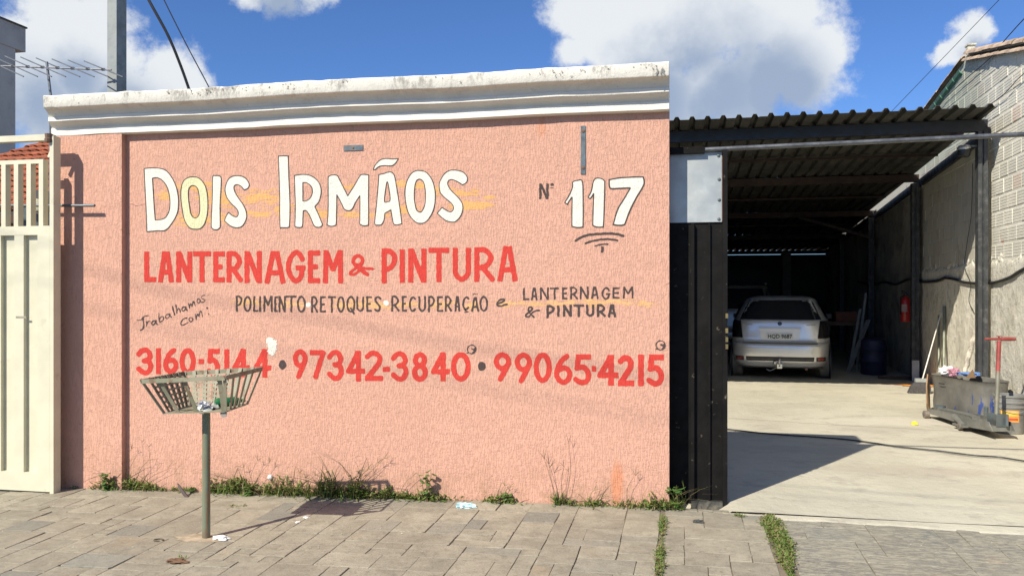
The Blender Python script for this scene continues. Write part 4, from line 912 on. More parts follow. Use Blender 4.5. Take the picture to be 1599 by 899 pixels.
# ================================================================== neighbour's block wall on the right
m_plast, nt, p = newmat('rough_cement_plaster'); P = pos(nt, True)
c = mixc(nt, rng(nt, noi(nt, P, 2.4, 8, .68), .3, .7), (.60, .565, .46), (.74, .70, .59))
c = mixc(nt, rng(nt, noi(nt, pos(nt, True, (1, 1, .6)), 9, 7, .75), .50, .62, 0, .5), c, (.30, .27, .215))
c = mixc(nt, rng(nt, noi(nt, P, 4, 6, .7), .66, .72, 0, .8), c, (.34, .13, .07))
c = mixc(nt, rng(nt, noi(nt, P, 7, 8, .7), .62, .70, 0, .5), c, (.62, .58, .50))
nt.links.new(c, p.inputs['Base Color']); p.inputs['Roughness'].default_value = .9
bump(nt, p, mth(nt, 'ADD', noi(nt, P, 7, 8, .7), mth(nt, 'MULTIPLY', noi(nt, P, 34, 6, .7), .5)), 1.0, .03)
m_brick, nt, p = newmat('whitewashed_block'); P = pos(nt, True); oi = N(nt, 'ShaderNodeObjectInfo')
sp = N(nt, 'ShaderNodeSeparateXYZ'); nt.links.new(P, sp.inputs[0])
c = mixc(nt, rng(nt, noi(nt, P, 3, 6, .65), .3, .7), (.60, .575, .48), (.70, .67, .57))
gr = mth(nt, 'MULTIPLY', rng(nt, sp.outputs[1], 5.0, 6.4), rng(nt, mth(nt, 'ADD', sp.outputs[2], mth(nt, 'MULTIPLY', noi(nt, P, 3, 4), .6)), 3.7, 4.1)); c = mixc(nt, mth(nt, 'MULTIPLY', gr, .6), c, (.36, .52, .41))
c = mixc(nt, rng(nt, oi.outputs['Random'], .93, .98, 0, .25), c, (.52, .22, .13))
c = mixc(nt, rng(nt, noi(nt, P, 6.5, 7, .72), .635, .69, 0, .75), c, (.50, .22, .13))
c = mixc(nt, rng(nt, noi(nt, P, 30, 6, .7), .58, .72, 0, .4), c, (.36, .33, .27))
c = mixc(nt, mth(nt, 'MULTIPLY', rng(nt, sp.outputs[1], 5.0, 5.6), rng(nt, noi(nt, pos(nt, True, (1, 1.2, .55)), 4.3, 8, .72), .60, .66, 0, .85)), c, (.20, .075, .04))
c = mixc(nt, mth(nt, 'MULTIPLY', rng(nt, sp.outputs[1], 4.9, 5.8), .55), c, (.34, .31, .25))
hv = N(nt, 'ShaderNodeHueSaturation'); nt.links.new(c, hv.inputs['Color']); nt.links.new(rng(nt, oi.outputs['Random'], 0, 1, .92, 1.05, False), hv.inputs['Value'])
nt.links.new(hv.outputs[0], p.inputs['Base Color']); p.inputs['Roughness'].default_value = .85
bump(nt, p, noi(nt, P, 42, 6, .65), .6, .008)
WL0, WL1 = -.3, 21.2
ybr, zr_ = 6.1, 4.81
def gable(y):
    if y < ybr: return zr_ - .22 * (ybr - y)
    return max(zr_ - .105 * (y - ybr), 3.0)
nw = thing('neighbour_block_wall', 'tall whitewashed hollow block wall with a tiled gable edge on the right of the garage', 'wall', (wallx(8), 8, 0))
b = MB(); poly = [(WL0, -.2)] + [(WL1, -.2), (WL1, gable(WL1) - .05)] + [(y, gable(y) - .05) for y in (14, 10, ybr, 4, 2, WL0)]
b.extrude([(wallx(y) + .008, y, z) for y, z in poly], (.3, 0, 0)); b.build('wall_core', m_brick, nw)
# rough plaster lower down and over the deep part
def sheet(y0, y1, z0, z1, ny_, nz_, off, amp, mat, name, zf=None):
    b = MB(); vs = []
    for i in range(ny_ + 1):
        y = y0 + (y1 - y0) * i / ny_
        for j in range(nz_ + 1):
            zt = z1 if zf is None else zf(y); z = z0 + (zt - z0) * j / nz_
            if j == nz_: z += .035 * mnoise.noise(Vector((y * 5, 0, 1)))
            vs.append((wallx(y) - off - amp * (mnoise.noise(Vector((y * 2.2, z * 2.2, 3))) + .5 * mnoise.noise(Vector((y * 8, z * 8, 5)))) + (.02 if j == nz_ else 0), y, z))
    k = nz_ + 1; b.add(vs, [(i * k + j, (i + 1) * k + j, (i + 1) * k + j + 1, i * k + j + 1) for i in range(ny_) for j in range(nz_)]); return b.build(name, mat, nw, smooth=True, fix=False)
ZB = 1.98
sheet(WL0, 8.7, -.05, ZB - .02, 170, 50, .012, .016, m_plast, 'lower_plaster')
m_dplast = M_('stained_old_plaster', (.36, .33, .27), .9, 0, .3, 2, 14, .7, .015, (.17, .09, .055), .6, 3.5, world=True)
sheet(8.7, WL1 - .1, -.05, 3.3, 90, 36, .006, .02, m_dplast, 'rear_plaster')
# hollow blocks with ribbed faces; one shared mesh per length
BH, BL = .192, .292
def block_mesh(L, H, ribs=5):
    me = bpy.data.meshes.new('brick'); vs = []; fs = []; rows = [(-.0, 0.0), (.012, .006)]
    zz = []
    for k in range(ribs):
        z0 = .008 + (H - .016) * k / ribs; z1 = .008 + (H - .016) * (k + 1) / ribs
        zz += [(z0 + .004, 0.016), (z1 - .010, .016), (z1 - .004, .0125)]
    prof_ = [(0, 0)] + zz + [(H, .0)]
    for (z, d) in prof_: vs += [(-d, -L / 2 + (.004 if d else 0), z), (-d, L / 2 - (.004 if d else 0), z)]
    for i in range(len(prof_) - 1): fs.append((2 * i, 2 * i + 1, 2 * i + 3, 2 * i + 2))
    n_ = len(vs); fs.append(tuple(range(0, n_, 2))[::-1]); fs.append(tuple(range(1, n_, 2)))
    me.from_pydata(vs, [], fs); me.materials.append(m_brick); return me
bm_ = block_mesh(BL - .008, BH - .010); bh_ = block_mesh(BL / 2 - .006, BH - .010)
def flat_block(L, H):
    me = bpy.data.meshes.new('brick'); d = .0135; e = .003
    vs = [(0, -L / 2, 0), (0, L / 2, 0), (0, L / 2, H), (0, -L / 2, H), (-d, -L / 2 + e, e), (-d, L / 2 - e, e), (-d, L / 2 - e, H - e), (-d, -L / 2 + e, H - e)]
    me.from_pydata(vs, [], [(4, 5, 6, 7), (0, 1, 5, 4), (1, 2, 6, 5), (2, 3, 7, 6), (3, 0, 4, 7)]); me.materials.append(m_brick); return me
fm_ = flat_block(BL - .006, BH - .006); nb = 0; rest = MB()
ry = math.atan(-WK)
rowi = 0; z = ZB; cand = []
while z < zr_ - .15:
    y = -.2 + (BL / 2 if rowi % 2 else 0)
    while y < 8.75:
        if z + BH < gable(y) - .07 and z + BH < gable(y + BL) - .07: cand.append((y, z, bm_))
        elif z + BH < gable(y + BL * .25) - .06 and z + BH * .6 < gable(y) - .08: cand.append((y - BL / 4, z, bh_))
        y += BL
    z += BH; rowi += 1
cand.sort(key=lambda q: (q[0] + 6.18))
def visible(q):                    # in the picture and not behind the canopy
    y, z = q[0], q[1]; d = -SN * wallx(y) + CS * (y - CY); px = CX + F * (CS * wallx(y) + SN * (y - CY)) / d
    return px < 1625
vis = [q for q in cand if visible(q)]; hid = [q for q in cand if not visible(q)]
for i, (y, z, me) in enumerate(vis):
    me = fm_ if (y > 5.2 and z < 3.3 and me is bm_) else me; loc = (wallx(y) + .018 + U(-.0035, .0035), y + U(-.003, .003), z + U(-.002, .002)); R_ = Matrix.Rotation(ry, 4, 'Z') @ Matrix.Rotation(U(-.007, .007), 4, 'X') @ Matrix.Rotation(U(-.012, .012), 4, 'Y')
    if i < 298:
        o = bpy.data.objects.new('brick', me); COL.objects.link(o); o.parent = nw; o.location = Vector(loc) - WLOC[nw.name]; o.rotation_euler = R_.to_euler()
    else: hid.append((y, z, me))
for (y, z, me) in hid:
    M = Matrix.Translation((wallx(y) + .018, y, z)) @ Matrix.Rotation(ry, 4, 'Z'); rest.add([M @ v_.co for v_ in me.vertices], [tuple(f.vertices) for f in me.polygons])
print('BRICKS', len(vis), len(hid))
if hid: o = rest.build('remaining_bricks', m_brick, nw, fix=False); o['kind'] = 'stuff'
# mortar bulges in a band where plaster ends
b = MB()
for i in range(60):
    y = U(3.2, 8.6); z = ZB - .02 + U(-.09, .05); r = U(.02, .06); b.lathe([(0, -r * .5), (r * .8, -r * .3), (r, 0), (r * .7, r * .35), (0, r * .5)], (wallx(y) + .005, y, z), 7, Matrix.Rotation(U(0, 3), 3, 'X'), .35, 1.4)
o = b.build('mortar_lumps', m_plast, nw); o['kind'] = 'stuff'
# gable edge: clay barrel tiles in two courses in front of the ridge, green painted undersides behind
m_vt = M_('weathered_verge_tile', (.44, .33, .24), .85, 0, .3, 5, 40, .5, .004, (.16, .13, .10), .6, 8)
m_vg = M_('green_painted_tile', (.08, .20, .13), .7, 0, .25, 5, 40, .4, .003, (.04, .08, .06), .6, 8)
def barrel(y, dirs, mat, name, dz=0., dxx=0., rr=.085, L=.42, up=True):
    sl = .22 if y < ybr else -.105; a = math.atan(sl); M = Matrix.Translation((wallx(y) + .02 + dxx, y, gable(y) - .04 + dz)) @ Matrix.Rotation(U(-.03, .03) - WK, 4, 'Z') @ Matrix.Rotation(a, 4, 'X') @ Matrix.Rotation(U(-.08, .08), 4, 'Y')
    vs = []; k = 7; sg_ = 1 if up else -1
    for t in range(2):
        for rad in (rr * (1 - .15 * t), (rr - .014) * (1 - .15 * t)):
            for i in range(k):
                an_ = math.pi * i / (k - 1); vs.append(M @ Vector((rad * math.cos(an_), t * L, sg_ * rad * math.sin(an_) * .8)))
    fs = []
    for i in range(k - 1): fs += [(i, i + 1, 2 * k + i + 1, 2 * k + i), (k + i + 1, k + i, 3 * k + i, 3 * k + i + 1), (i + 1, i, k + i, k + i + 1), (2 * k + i, 2 * k + i + 1, 3 * k + i + 1, 3 * k + i)]
    b = MB(); b.add(vs, fs); return b.build(name, mat, nw, fix=True)
y = 2.4
while y < ybr - .1: barrel(y, 1, m_vt, 'verge_tile', .035); barrel(y + .1, 1, m_vt, 'verge_tile', -.055, -.035, .06); y += .36
y = ybr + .1
while y < 11.5:
    barrel(y, 1, m_vt, 'verge_tile', .02, -.02, .05)
    if y < 10: barrel(y + .1, 1, m_vg, 'green_tile', -.10, .02, .09, .34, False)
    y += .34
b = MB(); b.bar((wallx(2) + .16, 2, gable(2) + .01), (wallx(ybr) + .16, ybr, gable(ybr) + .01), .3, .05); b.bar((wallx(ybr) + .16, ybr, gable(ybr) + .01), (wallx(14) + .16, 14, gable(14) + .01), .3, .05); b.build('verge_mortar', m_plast, nw)
q = Vector((wallx(ybr), ybr, gable(ybr))); b = MB(); b.box((q.x + .02, q.y + .02, q.z + .0), (q.x + .11, q.y + .12, q.z + .12)); b.box((q.x + .01, q.y + .0, q.z + .12), (q.x + .12, q.y + .14, q.z + .14)); b.build('ridge_block', m_plast, nw)
# cables fixed along the wall
def wcable(name, pts, r, label, off=.03, cat='cable'):
    return cable(name, [RW(px, py, off) for px, py in pts], r, label)
wcable('wall_cable', [(2500, 300), (1900, 330), (1660, 395), (1599, 420), (1575, 434), (1545, 442), (1510, 441), (1490, 436), (1475, 434)], .018, 'thick black cable sagging across the block wall beside the near post')
wcable('wall_cable', [(1475, 434), (1462, 439), (1440, 440), (1420, 436), (1398, 444), (1380, 440), (1365, 444), (1340, 440)], .022, 'bundle of dusty cable running deeper into the shaded garage')
wcable('wall_cable', [(2100, -420), (1640, -10), (1599, 30), (1570, 62), (1545, 92), (1510, 122), (1480, 150), (1450, 182)], .006, 'dark cable slanting down the wall below the tiled verge')
wcable('wall_cable', [(2200, -260), (1650, 85), (1599, 115), (1570, 145), (1545, 165), (1530, 182), (1515, 190)], .005, 'lower cable slanting across the blocks above the canopy corner')
wcable('hanging_wire', [(1519, 255), (1517, 330), (1510, 380), (1506, 415), (1512, 432), (1516, 445), (1513, 470), (1520, 485)], .004, 'thin loose wire hanging from the floodlight down the wall')
# floodlight
q = RW(1527, 236, .17); fl = thing('floodlight', 'small round floodlight on a bracket by the top of the near post', 'lamp', q)
b = MB(); MM = Matrix.Rotation(math.radians(150), 3, 'Y'); c0 = q + Vector((-.17, -.04, -.02))
b.lathe([(.0, -.05), (.06, -.05), (.075, -.02), (.075, .05), (.06, .06), (.0, .06)], c0, 16, Matrix.Rotation(math.radians(12), 3, 'Y')); b.build('lamp_body', M_('black_lamp_body', (.02, .02, .02), .4), fl, smooth=True)
b = MB(); b.lathe([(.076, .02), (.080, .045), (.060, .075), (.0, .078)], c0 + Vector((0, 0, .012)), 16); b.build('lamp_hood', M_('bright_metal_hood', (.6, .6, .58), .35, .6), fl, smooth=True)
b = MB(); b.bar(c0 + Vector((.03, 0, .08)), q + Vector((.05, .0, .06)), .02, .02); b.build('bracket', m_steel, fl)

# ================================================================== garage shell
m_int = M_('dark_inner_wall', (.075, .072, .066), .9, 0, .3, 2, 12, .4, .01, (.05, .048, .045), .6, 2)  # dark grey tone over the whole of the side and rear walls
b = MB(); b.box((-2.15, .5, -.1), (-1.95, 4.3, 2.8)); b.box((-2.15, 4.3, -.1), (-1.95, 21.1, 3.66)); tag(b.build('garage_side_wall', m_int), 'dark inner wall on the hidden left side of the garage', 'wall')
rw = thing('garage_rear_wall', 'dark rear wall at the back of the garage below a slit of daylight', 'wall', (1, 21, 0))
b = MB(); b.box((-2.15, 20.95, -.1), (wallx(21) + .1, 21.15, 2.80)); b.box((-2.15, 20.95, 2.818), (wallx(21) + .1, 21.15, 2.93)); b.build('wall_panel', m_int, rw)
b = MB(); b.box((.2, 20.85, .13), (2.6, 20.93, 2.3)); b.build('closed_shutter', M_('dark_shutter', (.05, .05, .05), .6), rw)
b = MB(); b.box((3.05, 20.5, .1), (3.3, 20.94, 2.86)); b.build('pier', M_('dull_plaster', (.22, .21, .18), .9), rw)
# ================================================================== litter bin on a post
m_bin, nt, p = newmat('green_brown_bin_paint'); P = pos(nt, True)
c = mixc(nt, rng(nt, noi(nt, P, 6, 5), .35, .65), (.22, .22, .145), (.28, .26, .18))
c = mixc(nt, rng(nt, noi(nt, P, 14, 8, .7), .50, .62, 0, .8), c, (.17, .095, .05))
nt.links.new(c, p.inputs['Base Color']); p.inputs['Roughness'].default_value = .6; bump(nt, p, noi(nt, P, 60, 5), .3, .002)
m_post, nt, p = newmat('bin_post_paint'); P = pos(nt, True); sp = N(nt, 'ShaderNodeSeparateXYZ'); nt.links.new(P, sp.inputs[0])
c = mixc(nt, rng(nt, noi(nt, P, 9, 5), .35, .65), (.15, .19, .13), (.18, .21, .14))
c = mixc(nt, rng(nt, noi(nt, pos(nt, True, (1, 1, .12)), 24, 6, .6), .50, .62, 0, .8), c, (.24, .13, .06))
c = mixc(nt, rng(nt, sp.outputs[2], .03, -.08, 0, .7), c, (.15, .08, .045))
nt.links.new(c, p.inputs['Base Color']); p.inputs['Roughness'].default_value = .5
bf_ = G(322, 840)
bn = thing('litter_basket', 'rusty olive rubbish basket of flat metal bars on a green post', 'bin', bf_)
ZR = 1.025; ZBt = .80
def camP(px, y, z): pass
ca = Vector((CS, SN, 0)); cf = Vector((-SN, CS, 0)); O = Vector((0, CY, 0))
def fromcam(r, d, z): return O + ca * r + cf * d + Vector((0, 0, z))
def rimpt(px, py, z): d = F * (CAMH - z) / (py - HY); return fromcam((px - CX) / F * d, d, z)
by = bf_.y
A_ = W(219.5, 592, by - .25); B_ = W(351, 586.5, by - .25); C_ = W(409.5, 572.5, by + .25); D_ = W(288, 579.5, by + .25)
A2 = W(257, 645.5, by - .16); B2 = W(352, 642.5, by - .16); C2 = W(386, 630.5, by + .16); D2 = A2 + (C2 - B2)
print('BASKET', A_, B_, C_, D_, A2, B2, C2)
top = [A_, B_, C_, D_]; bot = [A2, B2, C2, D2]; wb = .028
for i in range(4):
    p_, q_ = top[i], top[(i + 1) % 4]; d = Vector((0, 0, -wb / 2)); b = MB(); b.bar(p_ + d, q_ + d, .004, wb); b.build('rim_bar', m_bin, bn)
    p2, q2 = bot[i], bot[(i + 1) % 4]; b = MB(); b.bar(p2, q2, .02, .004); b.build('base_bar', m_bin, bn)
    b = MB(); b.bar(p_, p2, .022, .005, up=(q_ - p_)); b.build('corner_bar', m_bin, bn)
def slat(i, t, w=.026, t2=None):
    p_ = top[i].lerp(top[(i + 1) % 4], t); p2 = bot[i].lerp(bot[(i + 1) % 4], t if t2 is None else t2); side = (top[(i + 1) % 4] - top[i]).normalized()
    n_ = (p2 - p_).normalized(); nn = side.cross(n_); b = MB(); b.bar(p_ + nn * .004, p2 + nn * .004, w, .004, up=nn); b.build('slat', m_bin, bn)
for t in (.20, .5): slat(0, t, .026, t + .03)
slat(0, .93, .030, .97)
for t in (.24, .42, .60, .78): slat(1, t)
for t in (.12, .27, .42, .57, .72, .87): slat(2, t)
for t in (.14, .28, .42, .56, .70, .84): slat(3, t)
# punched sheet lining the back and the left
def punched(i, t0, t1, s0, s1, nu, nv, inset=.012):
    a, c = top[i], top[(i + 1) % 4]; a2, c2 = bot[i], bot[(i + 1) % 4]
    cen = sum(top, Vector()) / 4
    def S(t, s): p_ = a.lerp(c, t).lerp(a2.lerp(c2, t), s); return p_ + (Vector((cen.x, cen.y, p_.z)) - p_).normalized() * inset
    b = MB(); n = 12
    for u in range(nu):
        for v in range(nv):
            vs = []
            for k in range(n):
                an_ = 2 * math.pi * (k + .5) / n; cxu, cyv = .5 + .36 * math.cos(an_), .5 + .36 * math.sin(an_)
                m_ = max(abs(math.cos(an_)), abs(math.sin(an_))); ex, ey = .5 + .5 * math.cos(an_) / m_, .5 + .5 * math.sin(an_) / m_
                for (x_, y_) in ((cxu, cyv), (ex, ey)):
                    off = .5 * (v % 2) / nu * 0
                    vs.append(S(t0 + (t1 - t0) * (u + x_) / nu, s0 + (s1 - s0) * (v + y_) / nv))
            b.add(vs, [(2 * k, 2 * k + 1, (2 * k + 3) % (2 * n), (2 * k + 2) % (2 * n)) for k in range(n)])
    b.build('punched_sheet', m_bin, bn, fix=False)
punched(2, .30, .98, .12, .99, 13, 7); punched(3, .02, .85, .12, .99, 11, 6)
b = MB(); vs = [bot[0], bot[1], bot[2], bot[3]]; b.extrude([q + Vector((0, 0, .002)) for q in vs], (0, 0, .002)); b.build('basket_floor', m_bin, bn)
b = MB(); b.tube([bf_ - Vector((0, 0, .05)), Vector((bf_.x, bf_.y, (A2.z + C2.z) / 2 - .002))], .0265, 16); b.build('post', m_post, bn, smooth=True)
b = MB(); q = rimpt(350, 645.5, ZBt - .012); b.lathe([(0, -.002), (.024, -.002), (.024, .002), (0, .002)], q + Vector((0, -.005, 0)), 14, Matrix.Rotation(math.pi / 2, 3, 'X')); b.build('round_tag', M_('grey_plastic_tag', (.28, .25, .22), .5), bn)
def crumple(name, c0, sx, sy, sz, mat, label, seed, cat='litter', n=3, group=None):
    import bmesh
    bm = bmesh.new(); bmesh.ops.create_icosphere(bm, subdivisions=n, radius=1)
    for v in bm.verts:
        k = 1 + .55 * mnoise.noise(v.co * 2.1 + Vector((seed, 0, 0))) + .35 * mnoise.noise(v.co * 5 + Vector((0, seed, 0)))
        v.co = Vector((v.co.x * sx * k, v.co.y * sy * k, v.co.z * sz * k + sz * .7))
    me = bpy.data.meshes.new(name); bm.to_mesh(me); bm.free(); me.materials.append(mat)
    o = bpy.data.objects.new(name, me); COL.objects.link(o); o.location = c0; WLOC[o.name] = Vector(c0); return tag(o, label, cat, group)
m_pw = M_('white_crumpled_plastic', (.75, .75, .73), .45, 0, .1, 20, 60, .4, .003)
m_pg = M_('green_bottle_plastic', (.02, .14, .05), .25)
cb0 = (A2 + B2 + C2 + D2) / 4
crumple('plastic_bag', A2.lerp(B2, .42) + Vector((.03, .10, .0)), .036, .045, .035, m_pw, 'crumpled white plastic bag inside the rusty rubbish basket', 3, 'bag')
gb_ = MB(); p_, q_ = B2 + Vector((-.17, .16, .035)), B2 + Vector((-.03, .30, .035)); gb_.tube([p_, p_.lerp(q_, .1), p_.lerp(q_, .7), p_.lerp(q_, .85), q_], [.02, .03, .03, .012, .012], 10); o = gb_.build('plastic_bottle', m_pg, smooth=True); tag(o, 'green plastic bottle lying in the rubbish basket', 'bottle')
b = MB()
for i in range(14):
    c0 = cb0 + Vector((U(-.12, .12), U(-.15, .15), .01 + U(0, .03))); a = U(0, 3); d = Vector((math.cos(a), math.sin(a), U(-.3, .5))) * U(.02, .05); e = Vector((-d.y, d.x, U(-.01, .02))); b.add([c0 - d, c0 + e, c0 + d, c0 - e], [(0, 1, 2, 3)])
o = b.build('litter_scraps', M_('mixed_litter', (.35, .36, .33), .6, 0, .6, 40), fix=False); tag(o, 'loose scraps of paper and plastic on the floor of the basket', 'litter', kind='stuff')
# litter on the pavement
crumple('paper_scrap', G(345, 842), .055, .032, .016, m_pw, 'torn white paper scrap lying at the foot of the bin post', 9)
crumple('plastic_wrapper', G(728, 791) + Vector((0, -.02, 0)), .075, .03, .022, M_('white_blue_wrapper', (.45, .68, .74), .4, 0, .5, 14), 'white and pale blue plastic wrapper at the wall foot, right of the leafy weed', 14)
crumple('paper_scrap', G(478, 808), .022, .018, .005, m_pw, 'tiny white scrap on the slabs beside the shadow of the bin post', 5)
crumple('paper_scrap', G(465, 815), .016, .016, .004, m_pw, 'smallest white scrap on the slabs, left of the shadow of the bin post', 6)
crumple('dry_clod', G(277, 877), .065, .035, .010, M_('dry_soil', (.16, .09, .05), .95, 0, .3, 30, 90, .8, .006), 'clod of dry soil and roots on the slabs left of the bin post', 8, 'clod')
b = MB(); c0 = G(247, 844); b.tube([c0 + Vector((.03 * math.cos(t), .03 * math.sin(t) * (1 if t < 3 else .7), .006)) for t in [k * .6 for k in range(10)]], .004, 6); tag(b.build('wire_loop', M_('dull_brown_wire', (.12, .09, .06), .7)), 'small loop of brown wire on the slabs left of the bin post', 'wire')
crumple('dark_pebble', G(1090, 815), .035, .02, .01, M_('dark_stone', (.06, .065, .06), .8), 'dark pebble on the slabs below the gate leaf', 2, 'stone')
crumple('dropped_fruit', G(1428, 663), .035, .03, .022, M_('yellow_fruit', (.70, .62, .06), .5), 'small yellow fruit on the concrete floor left of the trolley jack', 4, 'fruit')
# dry curved piece of palm sheath leaning on the wall
q = G(287, 774); b = MB(); b.tube([q + Vector((.06, -.03, -.01)), q + Vector((.02, -.02, .02)), q + Vector((-.03, -.01, .07)), q + Vector((-.055, .0, .10))], [.010, .015, .012, .004], 7); tag(b.build('dry_branch', M_('grey_brown_bark', (.10, .075, .07), .8), smooth=True), 'dark dry branch leaning in the weeds by the wall left of the bin', 'branch')

# ================================================================== cars
def ncar(z, n):
    t = min(max((z - .55) / .75, 0), 1); return n + (4.3 - n) * t * t * (3 - 2 * t)
def car_surface(prof, L, nside=7.0):
    zs = [q[0] for q in prof]
    def at(z):
        for i in range(len(prof) - 1):
            if z <= prof[i + 1][0] or i == len(prof) - 2:
                a, c = prof[i], prof[i + 1]; t = min(max((z - a[0]) / (c[0] - a[0]), 0), 1); return [a[k] + (c[k] - a[k]) * t for k in range(1, 4)]
    def rear(x, z, off=0.):
        w, y0, y1 = at(z); n = ncar(z, nside); h = (y1 - y0) / 2; u = min(abs(x) / w, .9999)
        return Vector((x, y0 + h * (1 - (1 - u ** n) ** (1 / n)) - off, z))
    return at, rear
def car_body(prof, mat, parent, name='body', n=64, nside=7.0):
    at, rear = car_surface(prof, 4, nside); b = MB(); vs = []
    zs = []
    for i in range(len(prof) - 1):
        for s in range(3): zs.append(prof[i][0] + (prof[i + 1][0] - prof[i][0]) * s / 3)
    zs.append(prof[-1][0])
    for z in zs:
        w, y0, y1 = at(z); ns0 = nside; yc, h = (y0 + y1) / 2, (y1 - y0) / 2
        for k in range(n):
            t = 2 * math.pi * (k + .5) / n; c_, s_ = math.cos(t), math.sin(t)
            # spread samples toward corners
            nz_ = ncar(z, ns0); den = (abs(c_) ** nz_ + abs(s_) ** nz_) ** (1 / nz_); vs.append((w * c_ / den, yc + h * s_ / den, z))
    fs = [(i * n + k, i * n + (k + 1) % n, (i + 1) * n + (k + 1) % n, (i + 1) * n + k) for i in range(len(zs) - 1) for k in range(n)]
    fs += [tuple(range(n - 1, -1, -1)), tuple((len(zs) - 1) * n + k for k in range(n))]
    b.add(vs, fs); return b.build(name, mat, parent, local=True, smooth=True), at, rear
def rear_patch(rear, quad, mat, parent, name, off=.006, nu=14, nv=6, thick=.004):
    # quad: (xl_bottom, xr_bottom, z_bottom, xl_top, xr_top, z_top)
    xa, xb, z0, xc, xd, z1 = quad; b = MB(); vs = []
    for j in range(nv + 1):
        t = j / nv; z = z0 + (z1 - z0) * t; l, r = xa + (xc - xa) * t, xb + (xd - xb) * t
        for i in range(nu + 1): vs.append(rear(l + (r - l) * i / nu, z, off))
    k = nu + 1; N0 = len(vs); vs += [v + Vector((0, off + .01, 0)) for v in vs]
    fs = [(j * k + i, j * k + i + 1, (j + 1) * k + i + 1, (j + 1) * k + i) for j in range(nv) for i in range(nu)]
    rim = [i for i in range(k)] + [(j + 1) * k + nu for j in range(nv)] + [nv * k + i for i in range(nu - 1, -1, -1)] + [j * k for j in range(nv - 1, 0, -1)]
    fs += [(rim[i], N0 + rim[i], N0 + rim[(i + 1) % len(rim)], rim[(i + 1) % len(rim)]) for i in range(len(rim))]
    b.add(vs, fs); return b.build(name, mat, parent, local=True, smooth=True)
def paintmat(name, col, rough=.28, metal=.6):
    m, nt, p = newmat(name); P = pos(nt)
    c = mixc(nt, rng(nt, noi(nt, P, 2, 5), .4, .7, 0, .5), col, tuple(k * .85 for k in col)); nt.links.new(c, p.inputs['Base Color'])
    p.inputs['Metallic'].default_value = metal; p.inputs['Roughness'].default_value = rough; p.inputs['Coat Weight'].default_value = .5; p.inputs['Coat Roughness'].default_value = .08
    return m
m_silver = paintmat('silver_car_paint', (.74, .745, .73), .32, .55)
m_glass = M_('tinted_car_glass', (.018, .020, .025), .08, 0, .1, 2, 5, .0)
m_lens = M_('smoked_lamp_lens', (.012, .011, .014), .10, 0, .1, 3, 5, 0)
m_tyre = M_('worn_tyre_rubber', (.19, .18, .16), .85, 0, .2, 8, 60, .3, .002, (.22, .20, .17), .5, 6)
m_plastic = M_('black_trim_plastic', (.022, .022, .022), .5)
m_plate = M_('plate_grey', (.66, .68, .63), .4)
m_red = m_red
m_rl = M_('red_reflector', (.32, .05, .035), .25)
m_chr = M_('chrome', (.75, .75, .75), .15, 1.)
def wheel(parent, x, y, r=.285, w=.17):
    sgn = 1 if x > 0 else -1
    M = Matrix.Translation((x, y, r)) @ Matrix.Rotation(math.pi / 2, 4, 'Y')
    b = MB(); pr = []
    for (rr_, zz) in ((r * .62, -w / 2), (r * .90, -w / 2), (r * .98, -w * .40)): pr.append((rr_, zz))
    for k in range(7):
        z0 = -w * .38 + w * .76 * k / 7; pr += [(r, z0 + .002), (r, z0 + w * .76 / 7 - .006), (r - .009, z0 + w * .76 / 7 - .005), (r - .009, z0 + w * .76 / 7)]
    pr += [(r * .98, w * .40), (r * .90, w / 2), (r * .62, w / 2)]
    b.lathe(pr, (0, 0, 0), 28); b.v = [tuple(M @ Vector(q)) for q in b.v]; wo = b.build('wheel', m_tyre, parent, local=True, smooth=True)
    b = MB(); b.lathe([(.0, sgn * w * .30), (r * .2, sgn * w * .34), (r * .55, sgn * w * .22), (r * .63, sgn * w * .46)], (0, 0, 0), 20); b.v = [tuple(M @ Vector(q)) for q in b.v]; b.build('rim', m_chr, wo, local=True, smooth=True)
cp = G(1217.5, 590)
cpos = Vector((cp.x, 8.25, zgar(8.25)))
rr_ = ray(1217.5, 500); tt = (8.25 - CY) / rr_.y; cpos.x = rr_.x * tt
car = thing('silver_hatchback', 'silver hatchback car with smoked tail lamps parked nose-in under the canopy', 'car', cpos, math.radians(-7.2))
cprof = [(.205, .66, .10, 3.62), (.225, .73, .05, 3.70), (.30, .785, .015, 3.76), (.42, .805, .0, 3.80), (.56, .81, .0, 3.78), (.605, .815, .025, 3.74), (.625, .815, .085, 3.70), (.80, .815, .10, 3.60), (.95, .80, .125, 3.15), (.985, .785, .145, 2.95), (1.0, .772, .165, 2.85), (1.15, .70, .28, 2.50), (1.31, .605, .41, 2.15), (1.345, .57, .45, 2.05), (1.375, .50, .52, 1.95), (1.392, .40, .62, 1.80), (1.400, .22, .80, 1.50)]
bd, cat_, crear = car_body(cprof, m_silver, car)
rw_ = rear_patch(crear, (-.758, .758, .998, -.592, .592, 1.325), m_glass, car, 'rear_window', .005)
rear_patch(crear, (-.08, .08, 1.015, -.02, .02, 1.02), m_plastic, rw_, 'wiper_base', .02, 4, 2)
def side_glass(sgn):
    b = MB(); vs = []
    for j in range(5):
        z = 1.0 + .31 * j / 4; w, y0, y1 = cat_(z)
        for i in range(9): y = (y0 + .22 + .10 * (1 - j / 4)) + (y1 - .30 - (y0 + .22)) * i / 8; vs.append((sgn * (w + .004), y, z))
    b.add(vs, [(j * 9 + i, j * 9 + i + 1, (j + 1) * 9 + i + 1, (j + 1) * 9 + i) for j in range(4) for i in range(8)]); b.build('side_window', m_glass, car, local=True)
side_glass(1); side_glass(-1)
